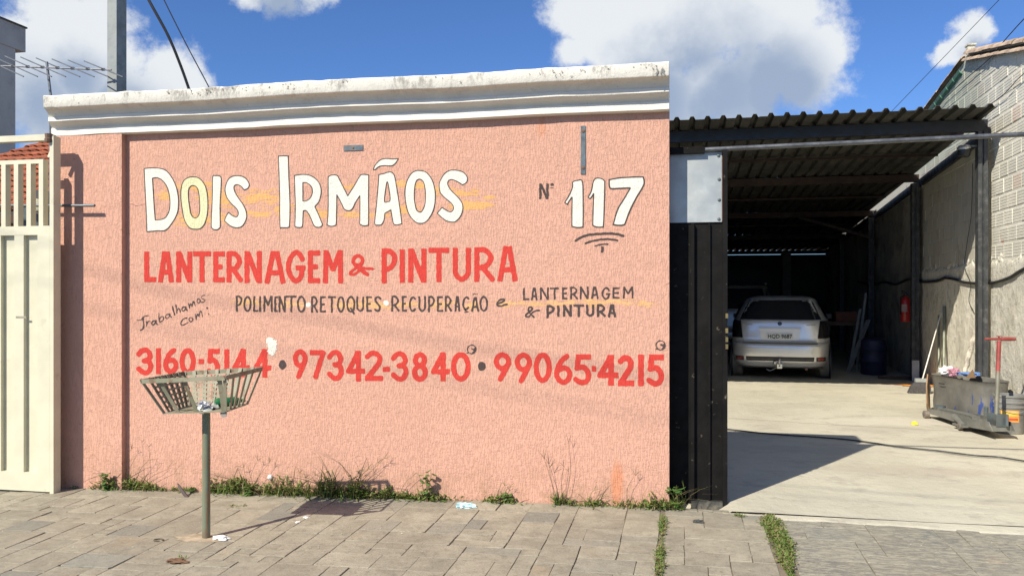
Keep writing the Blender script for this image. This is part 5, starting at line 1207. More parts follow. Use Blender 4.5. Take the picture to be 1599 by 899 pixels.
# lamps wrap the corners
for s in (-1, 1):
    b = MB(); vs = []; nj, ni = 8, 10
    for j in range(nj + 1):
        z = .69 + .29 * j / nj; w, y0, y1 = cat_(z)
        for i in range(ni + 1):
            t = i / ni; xin = (.60 + .035 * j / nj)
            x = xin + (w * .9995 - xin) * min(t / .75, 1); q = crear(s * x, z, .007)
            if t > .75: q.y += (t - .75) * .55; 
            q.x += s * .006 * (t > .6); vs.append(q)
    b.add(vs, [(j * (ni + 1) + i, j * (ni + 1) + i + 1, (j + 1) * (ni + 1) + i + 1, (j + 1) * (ni + 1) + i) for j in range(nj) for i in range(ni)]); b.build('tail_lamp', m_lens, car, local=True, smooth=True)
m_seam = m_plastic
tg = rear_patch(crear, (-.575, .575, .615, -.625, .625, .985), m_silver, car, 'tailgate', .012, 20, 8)
rear_patch(crear, (-.30, .30, .665, -.325, .325, .845), paintmat('recess_silver', (.78, .78, .76), .4, .1), tg, 'plate_recess', .016, 10, 4)
rear_patch(crear, (-.335, .335, .845, -.335, .335, .878), paintmat('satin_trim', (.6, .6, .6), .5, .4), tg, 'trim_bar', .035, 10, 3)
pl_ = rear_patch(crear, (-.21, .21, .675, -.21, .21, .775), m_plate, tg, 'number_plate', .026, 6, 2)
def text_obj(txt, size, mat, parent, loc, rot, name='plate_lettering', sx=1.0, ext=.002):
    cu = bpy.data.curves.new(name, 'FONT'); cu.body = txt; cu.size = size; cu.extrude = ext; cu.align_x = 'CENTER'; cu.offset = .0012; cu.resolution_u = 2
    to = bpy.data.objects.new('tmp', cu); COL.objects.link(to); dg = bpy.context.evaluated_depsgraph_get(); me = bpy.data.meshes.new_from_object(to.evaluated_get(dg)); bpy.data.objects.remove(to)
    me.name = name; me.materials.clear(); me.materials.append(mat); o = bpy.data.objects.new(name, me); COL.objects.link(o); o.parent = parent; o.location = loc; o.rotation_euler = rot; o.scale = (sx, 1, 1); return o
o = text_obj('HQD 9687', .092, M_('plate_black', (.02, .02, .02), .5), pl_, (.0, crear(0, .69).y - .029, .69), (math.pi / 2, 0, 0), sx=.92)
b = MB(); b.lathe([(0, .008), (.03, .006), (.035, 0)], crear(0, .93, .013), 16, Matrix.Rotation(math.pi / 2, 3, 'X')); b.build('badge', M_('dark_badge', (.04, .05, .08), .3, .5), tg, local=True)
for x0, x1 in ((-.55, -.44), (.42, .56)): rear_patch(crear, (x0, x1, .905, x0, x1, .918), M_('badge_grey', (.30, .31, .32), .4), tg, 'model_lettering', .015, 3, 1)
rear_patch(crear, (-.535, .535, .315, -.545, .545, .385), m_plastic, car, 'bumper_grille', .004, 16, 3)
rear_patch(crear, (-.52, .52, .345, -.52, .52, .352), M_('grey_strip', (.18, .18, .17), .4), car, 'grille_strip', .008, 10, 1)
for s in (-1, 1):
    rear_patch(crear, tuple(sorted((s * .725, s * .575))) + (.315,) + tuple(sorted((s * .725, s * .575))) + (.385,), m_plastic, car, 'reflector_surround', .004, 6, 3)
    rear_patch(crear, tuple(sorted((s * .70, s * .595))) + (.33,) + tuple(sorted((s * .70, s * .595))) + (.37,), m_rl, car, 'reflector', .009, 6, 3)
# bumper parting line
rear_patch(crear, (-.60, .60, .603, -.60, .60, .609), m_plastic, car, 'shut_line', .020, 20, 1)
# tow hitch
b = MB(); b.box((-.04, -.10, .20), (.04, .05, .27)); b.tube([(0, -.10, .24), (0, -.13, .26), (0, -.13, .33)], .013, 8); b.lathe([(0, -.025), (.018, -.018), (.026, 0), (.018, .018), (0, .025)], (0, -.13, .345), 12); b.lathe([(0, -.03), (.03, -.02), (.03, .02), (0, .03)], (-.075, -.06, .29), 10); b.build('tow_hitch', m_chr, car, local=True, smooth=True)
b = MB(); b.tube([(-.05, -.03, .21), (-.10, -.02, .175), (-.16, 0, .15), (-.21, .02, .175)], .007, 6); b.build('hitch_wire', M_('grey_wire', (.4, .4, .38), .4), car, local=True)
b = MB(); b.tube([(.42, .25, .2), (.42, .03, .19)], .024, 10); b.build('exhaust_pipe', m_rust, car, local=True)
b = MB(); b.tube([(-.28, .85, 1.385), (-.30, 1.1, 1.50)], .004, 6); b.build('roof_aerial', m_plastic, car, local=True)
b = MB(); b.box((-.68, .35, .17), (.68, 3.3, .30)); b.build('underbody', m_plastic, car, local=True)
for x in (-.715, .715):
    for y in (.66, 3.05): wheel(car, x, y)
for s in (-1, 1):
    b = MB(); b.lathe([(.0, 0), (.35, 0), (.35, .012), (.0, .012)], (s * .806 - .006, .66, .285), 28, Matrix.Rotation(math.pi / 2, 3, 'Y')); b.v = [q for q in b.v]; b.build('wheel_arch', m_plastic, car, local=True)
    b = MB(); b.lathe([(.0, 0), (.34, 0), (.34, .012), (.0, .012)], (s * .806 - .006, 3.05, .285), 28, Matrix.Rotation(math.pi / 2, 3, 'Y')); b.build('wheel_arch', m_plastic, car, local=True)
    b = MB(); b.box((s * .80, 2.37, .97), (s * .90, 2.44, 1.05)); b.build('door_mirror', m_plastic, car, local=True)
    b = MB(); b.box((s * .812, 1.35, .30), (s * .8165, 1.358, .97)); b.box((s * .812, 2.55, .30), (s * .8165, 2.558, .97)); b.build('door_seam', m_plastic, car, local=True)
# second vehicle deeper in the garage
r2 = ray(1160, 470); y2 = 12.9; t2 = (y2 - CY) / r2.y
c2 = thing('grey_estate_car', 'taller grey car parked deeper in the garage, mostly hidden behind the silver hatchback', 'car', (r2.x * t2 - .12, y2, zgar(y2)), math.radians(-4))
m_grey = paintmat('grey_car_paint', (.42, .42, .39), .35, .5)
p2 = [(.25, .70, .10, 4.0), (.32, .80, .02, 4.1), (.55, .84, .0, 4.2), (.70, .84, .06, 4.1), (1.0, .83, .09, 3.7), (1.10, .80, .12, 3.1), (1.35, .75, .20, 2.7), (1.58, .68, .32, 2.2), (1.62, .64, .38, 2.1), (1.645, .50, .50, 1.9), (1.655, .3, .8, 1.6)]
bd2, cat2, crear2 = car_body(p2, m_grey, c2, nside=6.)
rear_patch(crear2, (-.70, .70, 1.10, -.62, .62, 1.56), m_glass, c2, 'rear_window', .005)
rear_patch(crear2, (-.6, .6, .62, -.6, .6, 1.04), m_grey, c2, 'tailgate', .012)
for s in (-1, 1): rear_patch(crear2, tuple(sorted((s * .83, s * .66))) + (.75,) + tuple(sorted((s * .81, s * .66))) + (1.05,), m_rl, c2, 'tail_lamp', .006, 6, 3)
rear_patch(crear2, (-.7, .7, .36, -.7, .7, .44), m_plastic, c2, 'bumper_strip', .006)
for x in (-.73, .73):
    for y in (.8, 3.3): wheel(c2, x, y, .31, .19)
    b = MB(); b.bar((x * .86, .75, 1.665), (x * .86, 2.2, 1.675), .03, .03); b.build('roof_rail', M_('pale_rail', (.5, .5, .45), .4), c2, local=True)

# ================================================================== tools by the right wall
m_drum, nt, p = newmat('dull_drum_metal'); P = pos(nt)
c = mixc(nt, rng(nt, noi(nt, P, 3, 7, .65), .3, .7), (.16, .155, .14), (.26, .25, .22))
c = mixc(nt, rng(nt, noi(nt, pos(nt, False, (1, 1, .25)), 9, 5, .6), .58, .70, 0, .6), c, (.25, .18, .12))
sp = N(nt, 'ShaderNodeSeparateXYZ'); nt.links.new(N(nt, 'ShaderNodeTexCoord').outputs['Object'], sp.inputs[0])
bm1 = mth(nt, 'MULTIPLY', rng(nt, noi(nt, pos(nt, False, (1, 1, .3), (3, 1, 0)), 12, 4, .6), .55, .60), rng(nt, sp.outputs[2], .36, .28))
bm1 = mth(nt, 'MULTIPLY', bm1, rng(nt, sp.outputs[1], .25, .05)); c = mixc(nt, mth(nt, 'MULTIPLY', bm1, .85), c, (.035, .08, .32))
nt.links.new(c, p.inputs['Base Color']); p.inputs['Roughness'].default_value = .55; p.inputs['Metallic'].default_value = .45; bump(nt, p, noi(nt, P, 8, 5), .5, .01)
tc_ = Vector((3.34, 4.55, zgar(4.6))); tb = thing('metal_tub', 'long oval grey metal tub with blue paint drips, standing by the near canopy post', 'tub', tc_, math.radians(16))
def oval(w, l, n=36, dent=0., z=0.):
    out = []
    for k in range(n):
        t = 2 * math.pi * k / n; c_, s_ = math.cos(t), math.sin(t); x = w * (abs(c_) ** .8) * (1 if c_ > 0 else -1); y = l * (abs(s_) ** .55) * (1 if s_ > 0 else -1)
        d = dent * mnoise.noise(Vector((x * 4, y * 3, z * 4))); out.append((x + d * c_, y + d * s_, z))
    return out
b = MB(); rows = []
for (w, l, z) in ((.235, .56, .0), (.235, .56, .012), (.215, .535, .03), (.218, .54, .15), (.215, .535, .25), (.22, .54, .42), (.228, .55, .475), (.236, .558, .482), (.228, .548, .478), (.213, .53, .46), (.21, .525, .25), (.205, .52, .03)):
    rows.append(oval(w, l, 36, .022, z))
n = 36; vs = [q for r in rows for q in r]; b.add(vs, [(i * n + k, i * n + (k + 1) % n, (i + 1) * n + (k + 1) % n, (i + 1) * n + k) for i in range(len(rows) - 1) for k in range(n)] + [tuple((len(rows) - 1) * n + k for k in range(n)), tuple(range(n - 1, -1, -1))])
b.build('tub_shell', m_drum, tb, local=True, smooth=True)
b = MB(); b.add([(-.2125, .22, .40), (-.2125, .10, .40), (-.2125, .10, .385), (-.2125, .22, .385)], [(0, 1, 2, 3)]); b.v = [(x - .028, y, z) for x, y, z in b.v]; b.build('handle_slot', m_gap, tb, local=True)
b = MB(); b.extrude([(x * .96, y * .96, .0) for x, y, z in oval(.205, .52)], (0, 0, .01)); b.v = [(x, y, z + .38) for x, y, z in b.v]; b.build('tub_contents', M_('grimy_contents', (.12, .12, .12), .8, 0, .5, 12), tb, local=True)
def crm(px, py, Y, sx, sy, sz, mat, label, seed, cat='bag'):
    q = W(px, py, Y); return crumple('rag' if cat == 'rag' else 'plastic_bag' if cat == 'bag' else 'cardboard_piece', q, sx, sy, sz, mat, label, seed, cat)
crm(1478, 584, 4.95, .07, .09, .06, m_pw, 'white plastic wrapper sticking out of the left end of the metal tub', 21)
crm(1489, 585, 4.85, .06, .07, .05, M_('pink_rag', (.45, .22, .27), .8), 'pink rag lying in the left end of the metal tub', 22, 'rag')
crm(1513, 586, 4.7, .12, .10, .025, M_('blue_rag', (.12, .22, .45), .8), 'blue rag lying across the middle of the metal tub', 25, 'rag')
b = MB(); q = W(1516, 590, 4.55); b.extrude([q + Vector((-.06, 0, 0)), q + Vector((.06, .03, 0)), q + Vector((.02, .01, .10))], (.01, .012, 0)); tag(b.build('cardboard_piece', M_('brown_cardboard', (.30, .185, .10), .85)), 'small brown cardboard corner poking out of the metal tub', 'cardboard')
b = MB(); q = G(1453, 640); q = Vector((3.02, 4.98, zgar(5))); b.extrude([q + Vector((0, 0, 0)), q + Vector((.03, .22, 0)), q + Vector((.05, .24, .42)), q + Vector((.0, .10, .46)), q + Vector((-.05, -.04, .33)), q + Vector((-.05, -.05, .10))], (.012, -.01, .0)); tag(b.build('cardboard_sheet', MC['brown_cardboard']), 'brown cardboard sheet leaning on the left end of the metal tub', 'cardboard')
# bucket
qb = Vector((3.46, 3.64, zgar(3.6))); bk = thing('paint_bucket', 'grey plastic bucket with an orange and yellow label beside the trolley jack', 'bucket', qb)
m_bk = M_('grey_bucket_plastic', (.20, .20, .19), .5, 0, .15, 5, 30, .2, .002, (.38, .36, .31), .5, 4)
b = MB(); b.lathe([(0, 0), (.130, 0), (.137, .01), (.150, .27), (.156, .275), (.156, .29), (.150, .295), (.152, .32), (.160, .325), (.160, .34), (.153, .345), (.155, .385), (.165, .39), (.165, .41), (.154, .41), (.148, .36), (.125, .02), (0, .02)], qb, 36); b.build('bucket_body', m_bk, bk, smooth=True)
def label_band(z0, z1, a0, a1, mat, off, name):
    b = MB(); vs = []
    for i in range(13):
        a = a0 + (a1 - a0) * i / 12
        for z in (z0, z1): r = .137 + (z - .01) * .05 + off; vs.append((qb.x + r * math.cos(a), qb.y + r * math.sin(a), qb.z + z))
    b.add(vs, [(2 * i, 2 * i + 2, 2 * i + 3, 2 * i + 1) for i in range(12)]); return b.build(name, mat, bk, fix=False)
label_band(.13, .255, math.radians(215), math.radians(285), M_('orange_label', (.72, .30, .06), .5), .0012, 'label')
label_band(.195, .248, math.radians(218), math.radians(282), M_('yellow_label', (.75, .52, .10), .5), .0022, 'label_stripe')
label_band(.15, .172, math.radians(222), math.radians(280), M_('red_label', (.50, .08, .04), .5), .0022, 'label_stripe')
b = MB(); b.tube([qb + Vector((.168 * math.cos(t), .168 * math.sin(t), .335 - .10 * abs(math.sin((t - math.pi) * 1.0)))) for t in [math.pi + math.pi * k / 14 for k in range(15)]], .003, 6); b.build('wire_handle', m_galv, bk, smooth=True)
b = MB(); b.box((3.62, 3.15, zgar(3.3)), (3.68, 3.42, .42)); tag(b.build('wooden_board', M_('weathered_board', (.30, .17, .10), .8)), 'short brown board standing at the right frame edge behind the bucket', 'board')
# trolley jack
J0, J1 = G(1463, 652), G(1568, 688); jd = (J1 - J0); jl = Vector((jd.x, jd.y, 0)).length; ang = math.atan2(jd.y, jd.x)
jk = thing('trolley_jack', 'long grey hydraulic trolley jack with a red T handle in front of the metal tub', 'jack', J0, ang)
m_jk = M_('scuffed_green_grey_steel', (.19, .19, .17), .5, .3, .2, 6, 40, .3, .002, (.33, .31, .26), .5, 7)
for s in (-1, 1):
    y_ = .11 * s; b = MB()
    b.extrude([(0, y_, .06), (.0, y_, .105), (.18, y_, .12), (jl * .55, y_, .145), (jl * .66, y_, .15), (jl * .72, y_, .115), (jl * .80, y_, .12), (jl * .84, y_, .165), (jl * .95, y_, .155), (jl * 1.0, y_, .07), (jl * .72, y_, .045), (jl * .55, y_, .05)], (0, .008 * s, 0)); b.build('side_plate', m_jk, jk, local=True)
b = MB(); b.box((.02, -.108, .10), (jl * .5, .108, .108)); b.box((jl * .62, -.108, .06), (jl * .96, .108, .115)); b.build('jack_frame', m_jk, jk, local=True)
b = MB(); b.bar((jl * .62, 0, .125), (.08, 0, .115), .09, .04); b.build('lift_arm', m_jk, jk, local=True)
b = MB(); b.lathe([(0, 0), (.06, 0), (.06, .02), (0, .02)], (.08, 0, .136), 16); b.build('saddle', m_steel, jk, local=True)
def jw(x, y, r, w): 
    b = MB(); b.lathe([(0, -w / 2), (r, -w / 2), (r, w / 2), (0, w / 2)], (x, y, r), 18, Matrix.Rotation(math.pi / 2, 3, 'X')); wo = b.build('wheel', M_('cast_wheel', (.24, .20, .16), .6, .4), jk, local=True); b = MB(); b.lathe([(0, -w / 2 - .006), (r * .35, -w / 2 - .006), (r * .35, w / 2 + .006), (0, w / 2 + .006)], (x, y, r), 10, Matrix.Rotation(math.pi / 2, 3, 'X')); b.build('hub', m_steel, wo, local=True)
for s in (-1, 1): jw(.03, s * .14, .045, .05); jw(jl * .60, s * .155, .035, .04)
b = MB(); b.box((jl * .50, -.17, .03), (jl * .66, .17, .05)); b.bar((jl * .50, -.16, .14), (jl * .62, -.14, .05), .05, .02); b.bar((jl * .50, .16, .14), (jl * .62, .14, .05), .05, .02); b.build('caster_plate', m_jk, jk, local=True)
b = MB(); b.box((jl * .84, -.05, .10), (jl * .96, .05, .23)); b.lathe([(0, 0), (.022, 0), (.022, .09), (0, .09)], (jl * .80, -.03, .19), 10); b.lathe([(0, 0), (.015, 0), (.015, .12), (0, .12)], (jl * .98, .045, .12), 10); b.build('hydraulic_unit', m_steel, jk, local=True)
hb = Vector((jl * .90, 0, .2)); Mi = (Matrix.Translation(J0) @ Matrix.Rotation(ang, 4, 'Z')).inverted(); hw = (Matrix.Translation(J0) @ Matrix.Rotation(ang, 4, 'Z')) @ hb
ht = Mi @ W(1560, 532, hw.y + .10); hm = hb.lerp(ht, .6)
b = MB(); b.tube([hb, hm], .021, 12); b.build('handle_shaft', M_('worn_grey_tube', (.21, .21, .17), .5, .3, .2, 7, 40, .2, .001, (.35, .12, .09), .5, 8), jk, local=True, smooth=True)
m_hr = M_('faded_red_paint', (.30, .055, .05), .5, .1, .2, 8, 40, .2, .001, (.20, .18, .15), .5, 10)
b = MB(); b.tube([hm, ht], .0215, 12); b.build('handle_upper', m_hr, jk, local=True, smooth=True)
a, c = Mi @ W(1538, 529, hw.y + .06), Mi @ W(1585, 529, hw.y + .14); b = MB(); b.tube([a, a.lerp(c, .1), a.lerp(c, .5), a.lerp(c, .55), c], [.012, .013, .013, .02, .02], 12); b.build('t_grip', m_hr, jk, local=True, smooth=True)
b = MB(); b.lathe([(0, 0), (.008, 0), (.008, .03), (.025, .032), (.025, .038), (0, .038)], ht + Vector((0, 0, .015)), 10); b.build('release_knob', m_hr, jk, local=True)
# broom, pipes, wrapped stick
q0 = Vector((3.38, 6.75, zgar(6.75))); br = thing('broom', 'broom with grey bristles and a pale handle leaning on the wall left of the tub', 'broom', q0)
q1 = RW(1473, 476, .03); b = MB(); b.tube([q0 + Vector((.03, 0, .21)), q1], .009, 8); b.build('broom_handle', M_('pale_handle', (.62, .60, .54), .5), br, smooth=True)
b = MB(); vs = []
for (w, d_, z, ox_) in ((.15, .05, 0, -.02), (.13, .045, .10, .0), (.085, .03, .17, .02)): vs += [(q0.x + ox_ - w, q0.y - d_, q0.z + z), (q0.x + ox_ + w, q0.y - d_, q0.z + z), (q0.x + ox_ + w, q0.y + d_, q0.z + z), (q0.x + ox_ - w, q0.y + d_, q0.z + z)]
b.add(vs, [(i * 4 + k, i * 4 + (k + 1) % 4, i * 4 + 4 + (k + 1) % 4, i * 4 + 4 + k) for i in range(2) for k in range(4)] + [(0, 3, 2, 1), (8, 9, 10, 11)]); b.build('bristles', M_('dark_bristles', (.07, .065, .065), .9, 0, .5, 90, 200, 1., .006), br)
b = MB(); b.box((q0.x - .07, q0.y - .035, q0.z + .165), (q0.x + .11, q0.y + .035, q0.z + .215)); b.build('broom_head', M_('grey_broom_head', (.30, .32, .31), .5), br)
for k, (pxb, pxt, pyt, r_, lab) in enumerate(((1466, 1466, 492, .016, 'left and shorter of the two grey pipes leaning on the wall behind the metal tub'), (1473.5, 1474.5, 478, .021, 'right and taller of the two grey pipes leaning on the wall behind the metal tub'))):
    t_ = RW(pxt, pyt, .03); bt = W(pxb, 600, t_.y - .35); bt.z = zgar(bt.y); b = MB(); b.tube([bt, t_], r_, 10); tag(b.build('steel_pipe', M_('olive_grey_pipe', (.20, .21, .16), .5, .4)), lab, 'pipe', 'pipes leaning behind the tub')
t_ = RW(1523, 515, .04); bt = W(1502, 600, t_.y - .35); b = MB(); Q = [bt.lerp(t_, k / 14) + Vector((U(-.008, .008), 0, 0)) for k in range(15)]; b.tube(Q, [U(.022, .036) for _ in Q], 9); tag(b.build('wrapped_stick', M_('dirty_white_wrap', (.42, .38, .31), .85, 0, .5, 9, 40, .8, .008, (.14, .10, .07), .8, 12)), 'stick wrapped in dirty pale cloth leaning on the wall beside the near post', 'stick')
# fire extinguisher on the wall by the second post
q = RW(1414, 502, .10); fe = thing('fire_extinguisher', 'red fire extinguisher hung beside the second canopy post', 'fire extinguisher', q)
m_fe = M_('extinguisher_red', (.55, .03, .025), .35, 0, .1, 4)
b = MB(); b.lathe([(0, 0), (.075, 0), (.082, .015), (.082, .36), (.07, .40), (.035, .43), (.03, .44), (0, .44)], q, 24); b.build('cylinder', m_fe, fe, smooth=True)
b = MB(); b.lathe([(0, .44), (.022, .44), (.022, .48), (0, .48)], q, 12); b.bar(q + Vector((-.06, -.02, .50)), q + Vector((.03, 0, .47)), .02, .012); b.bar(q + Vector((-.07, -.02, .54)), q + Vector((.03, 0, .49)), .02, .01); b.build('valve', m_plastic, fe)
b = MB(); b.tube([q + Vector((-.03, -.02, .46)), q + Vector((-.09, -.05, .42)), q + Vector((-.095, -.05, .25)), q + Vector((-.085, -.05, .12))], .01, 8); b.build('hose', m_plastic, fe, smooth=True)
b = MB(); vs = []
for i in range(9):
    a = math.radians(205 + 70 * i / 8); 
    for z in (.17, .30): vs.append((q.x + .0832 * math.cos(a), q.y + .0832 * math.sin(a), q.z + z))
b.add(vs, [(2 * i, 2 * i + 2, 2 * i + 3, 2 * i + 1) for i in range(8)]); b.build('label', M_('faded_label', (.50, .33, .30), .5), fe, fix=False)
b = MB(); b.bar(q + Vector((0, .02, .38)), q + Vector((.12, .05, .38)), .03, .01); b.build('wall_bracket', m_steel, fe)
# things in the shade
q = G(1376, 584); q = Vector((3.35, 9.6, zgar(9.6)))
b = MB(); b.lathe([(0, 0), (.20, 0), (.215, .02), (.215, .22), (.225, .235), (.215, .25), (.215, .42), (.225, .435), (.215, .45), (.205, .60), (.16, .64), (.04, .65), (0, .65)], q, 26); tag(b.build('plastic_barrel', M_('dark_blue_plastic', (.010, .013, .04), .55), smooth=True), 'dark blue plastic barrel in the shade behind the second post', 'barrel')
for k, (x, y, hx, hz, w, lab) in enumerate(((3.05, 10.2, .25, 1.15, .05, 'leftmost thin metal strip leaning in the shade behind the barrel'), (3.2, 10.3, .22, 1.45, .045, 'tallest thin metal strip leaning in the shade behind the barrel'), (3.0, 10.0, .4, .95, .10, 'broad dented panel leaning in the shade left of the barrel'))):
    b = MB(); p_ = Vector((x, y, zgar(y))); q_ = p_ + Vector((hx, .25, hz)); b.bar(p_, q_, w, .012); tag(b.build('metal_strip', m_galv), lab, 'scrap metal', 'scrap leaning against the shaded wall')
wbn = thing('workbench', 'low dark workbench along the shaded wall right of the silver car', 'bench', (2.9, 12.0, zgar(12)))
b = MB(); b.box((2.35, 11.6, .93), (3.55, 12.4, 1.0)); b.build('bench_top', M_('worn_wood_top', (.13, .085, .055), .8), wbn)
for x in (2.42, 3.45):
    for y in (11.68, 12.3): b = MB(); b.box((x, y, zgar(12) - .01), (x + .06, y + .06, .93)); b.build('leg', M_('dark_bench_leg', (.05, .035, .03), .8), wbn)
b = MB(); b.box((3.1, 11.8, 1.001), (3.5, 12.1, 1.20)); tag(b.build('clay_block', M_('red_clay', (.20, .07, .045), .9)), 'reddish clay block on the low dark workbench', 'block')
b = MB(); b.box((2.5, 11.9, 1.001), (2.75, 12.1, 1.16)); tag(b.build('tool_box', M_('dull_toolbox', (.06, .06, .07), .6)), 'small dark toolbox on the left of the workbench', 'box')
b = MB(); b.box((3.25, 8.75, zgar(9)), (3.75, 8.80, zgar(9) + .05)); tag(b.build('timber_offcut', MC['dark_wood']), 'dark timber offcut on the floor behind the second post', 'timber')
# black cable on the floor
P_ = [G(800, 640), G(1000, 655), G(1100, 668), G(1137, 672), G(1200, 679), (G(1320, 688)), G(1400, 699), G(1465, 706), G(1520, 713), G(1560, 716), G(1599, 722), G(1750, 745), G(2000, 740)]
Q = catmull3([q + Vector((0, 0, .016)) for q in P_]); b = MB(); b.tube(Q, .008, 6); tag(b.build('extension_cable', m_cab, smooth=True), 'black cable lying across the sunlit garage floor', 'cable')

# ================================================================== street cables overhead (their soft shadow falls on the wall)
for (x0, z0, x1, z1, y, r, lab) in ((-16, 9.7, 9, 6.2, -6.3, .006, 'upper street cable strung above the pavement'), (-16, 9.35, 9, 5.95, -6.3, .004, 'lower street cable strung above the pavement')):
    pts = []
    for k in range(13): t = k / 12; pts.append((x0 + (x1 - x0) * t, y, z0 + (z1 - z0) * t - 1.1 * (1 - (2 * t - 1) ** 2) * .5))
    b = MB(); b.tube(pts, r, 6); tag(b.build('street_cable', m_cab), lab, 'cable')
# ================================================================== weeds
def leafmat(name, a, c, tr=.3):
    m, nt, p = newmat(name); P = pos(nt, True)
    col = mixc(nt, rng(nt, noi(nt, P, 9, 4), .35, .65), a, c); col = mixc(nt, rng(nt, noi(nt, P, 38, 3), .58, .70, 0, .6), col, (.20, .17, .07))
    nt.links.new(col, p.inputs['Base Color']); p.inputs['Roughness'].default_value = .55
    t = N(nt, 'ShaderNodeBsdfTranslucent'); nt.links.new(col, t.inputs[0]); ad = N(nt, 'ShaderNodeMixShader'); ad.inputs[0].default_value = tr
    nt.links.new(p.outputs[0], ad.inputs[1]); nt.links.new(t.outputs[0], ad.inputs[2])
    nt.links.new(ad.outputs[0], [n for n in nt.nodes if n.type == 'OUTPUT_MATERIAL'][0].inputs[0]); return m
m_gr = leafmat('weed_green', (.10, .175, .028), (.16, .24, .045)); m_gr2 = leafmat('weed_olive', (.19, .20, .06), (.25, .23, .09)); m_dry = leafmat('dry_straw', (.30, .24, .12), (.24, .17, .09))
GM = [m_gr, m_gr2, m_dry]
def blade(b, p, h, lean, w, seg=3):
    d = Vector((math.cos(lean[0]), math.sin(lean[0]), 0)); s = Vector((-d.y, d.x, 0)) * w / 2; vs = []; k = lean[1]
    for i in range(seg + 1):
        t = i / seg; q = Vector(p) + d * (h * k * t * t) + Vector((0, 0, h * (t - .35 * k * t * t))); ww = (1 - t) ** .7 if t < 1 else .05
        vs += [q - s * ww, q + s * ww]
    b.add(vs, [(2 * i, 2 * i + 1, 2 * i + 3, 2 * i + 2) for i in range(seg)])
def leaf(b, p, L, w, yaw, tilt, fold=.2):
    d = Vector((math.cos(yaw) * math.cos(tilt), math.sin(yaw) * math.cos(tilt), math.sin(tilt))); s = Vector((-math.sin(yaw), math.cos(yaw), 0)); u = d.cross(s)
    P_ = Vector(p); vs = [P_, P_ + d * L * .3 + s * w * .45 - u * fold * w, P_ + d * L * .7 + s * w * .35 - u * fold * w, P_ + d * L, P_ + d * L * .7 - s * w * .35 - u * fold * w, P_ + d * L * .3 - s * w * .45 - u * fold * w, P_ + d * L * .5]
    b.add(vs, [(0, 1, 6), (1, 2, 6), (2, 3, 6), (3, 4, 6), (4, 5, 6), (5, 0, 6)])
def wallpt(px, dy=0.): x = W(px, 700).x; return x
def clump(b, cx_, n, rx, h, depth=.10, leaves=0, y0=-.01):
    for _ in range(n):
        x = cx_ + random.gauss(0, rx * .5); y = y0 - abs(random.gauss(0, depth * .5)); k = max(0, 1 - abs(x - cx_) / (rx * 1.3)); hh = h * (.35 + .65 * k) * U(.5, 1.1)
        b.cur = random.choices([0, 1, 2], [6, 3, 1.6])[0]; hh *= 2.1 if rnd() < .16 else 1.0; blade(b, (x, y, zpav(x, y) - .005), hh, (U(0, 6.28), U(.3, 1.6)), U(.006, .013), 4)
    for _ in range(leaves):
        x = cx_ + random.gauss(0, rx * .5); y = y0 - abs(random.gauss(0, depth * .6)); b.cur = random.choices([0, 1], [5, 2])[0]
        leaf(b, (x, y, zpav(x, y) + U(0, h * .55)), U(.025, .055), U(.014, .028), U(0, 6.28), U(-.3, .9))
# continuous low growth at the wall foot
b = MB()
for (a, c, dn, h, lv) in ((150, 200, 1.0, .11, 5), (205, 262, 1.2, .08, 4), (262, 300, .5, .05, 2), (330, 425, 1.1, .12, 6), (428, 470, 1.3, .15, 5), (470, 560, 1.5, .17, 4), (560, 625, .9, .08, 6), (625, 700, .7, .05, 4), (700, 760, .18, .03, 1), (765, 812, .8, .06, 3), (812, 870, .1, .02, 0), (870, 935, .8, .07, 2), (935, 1000, .45, .05, 1), (1000, 1066, 1.2, .12, 4)):
    px = a
    while px < c:
        gg_ = .25 + 1.5 * max(0, .5 + 1.1 * mnoise.noise(Vector((px * .06, 2.2, 0)))); 
        clump(b, wallpt(px), int(8 * dn * gg_), .03, h * U(.7, 1.6) * (.6 + .5 * gg_), .05 + h * .3, int(lv * 1.5 * gg_), -.004); px += 3.4
o = b.build('wall_foot_grass', GM, fix=False); tag(o, 'low grass and weeds growing along the foot of the pink wall', 'grass', kind='stuff')
# grass in the two joints of the pavement
def joint(x0, wob_, y0, y1, n, w, h, lab, lv):
    b = MB()
    for _ in range(n):
        y = U(y0, y1); g = mnoise.noise(Vector((y * 3.1, x0, 0))); 
        if U(-.55, .5) > g + lv: continue
        x = x0 + wob_ * mnoise.noise(Vector((y * 2, 5, 0))) + random.gauss(0, w * (.6 + g)); b.cur = random.choices([0, 1, 2], [6, 3, 1])[0]
        if rnd() < .35: blade(b, (x, y, zpav(x, y) - .005), h * U(.4, 1.1), (U(0, 6.28), U(.3, 1.1)), U(.003, .006))
        else: leaf(b, (x, y, zpav(x, y) + U(0, h * .5)), U(.012, .03), U(.009, .018), U(0, 6.28), U(-.2, .9))
    o = b.build('joint_weeds', GM, fix=False); tag(o, lab, 'grass', kind='stuff')
joint(GAPX[0] + .008, .0, -2.4, -.10, 2600, .020, .045, 'thin line of weeds in the straight pavement joint below the wall end', -.06)
joint(GAPX[1] + .01, .035, -2.4, -.14, 6500, .040, .05, 'wide strip of green weeds in the pavement joint before the garage', .30)
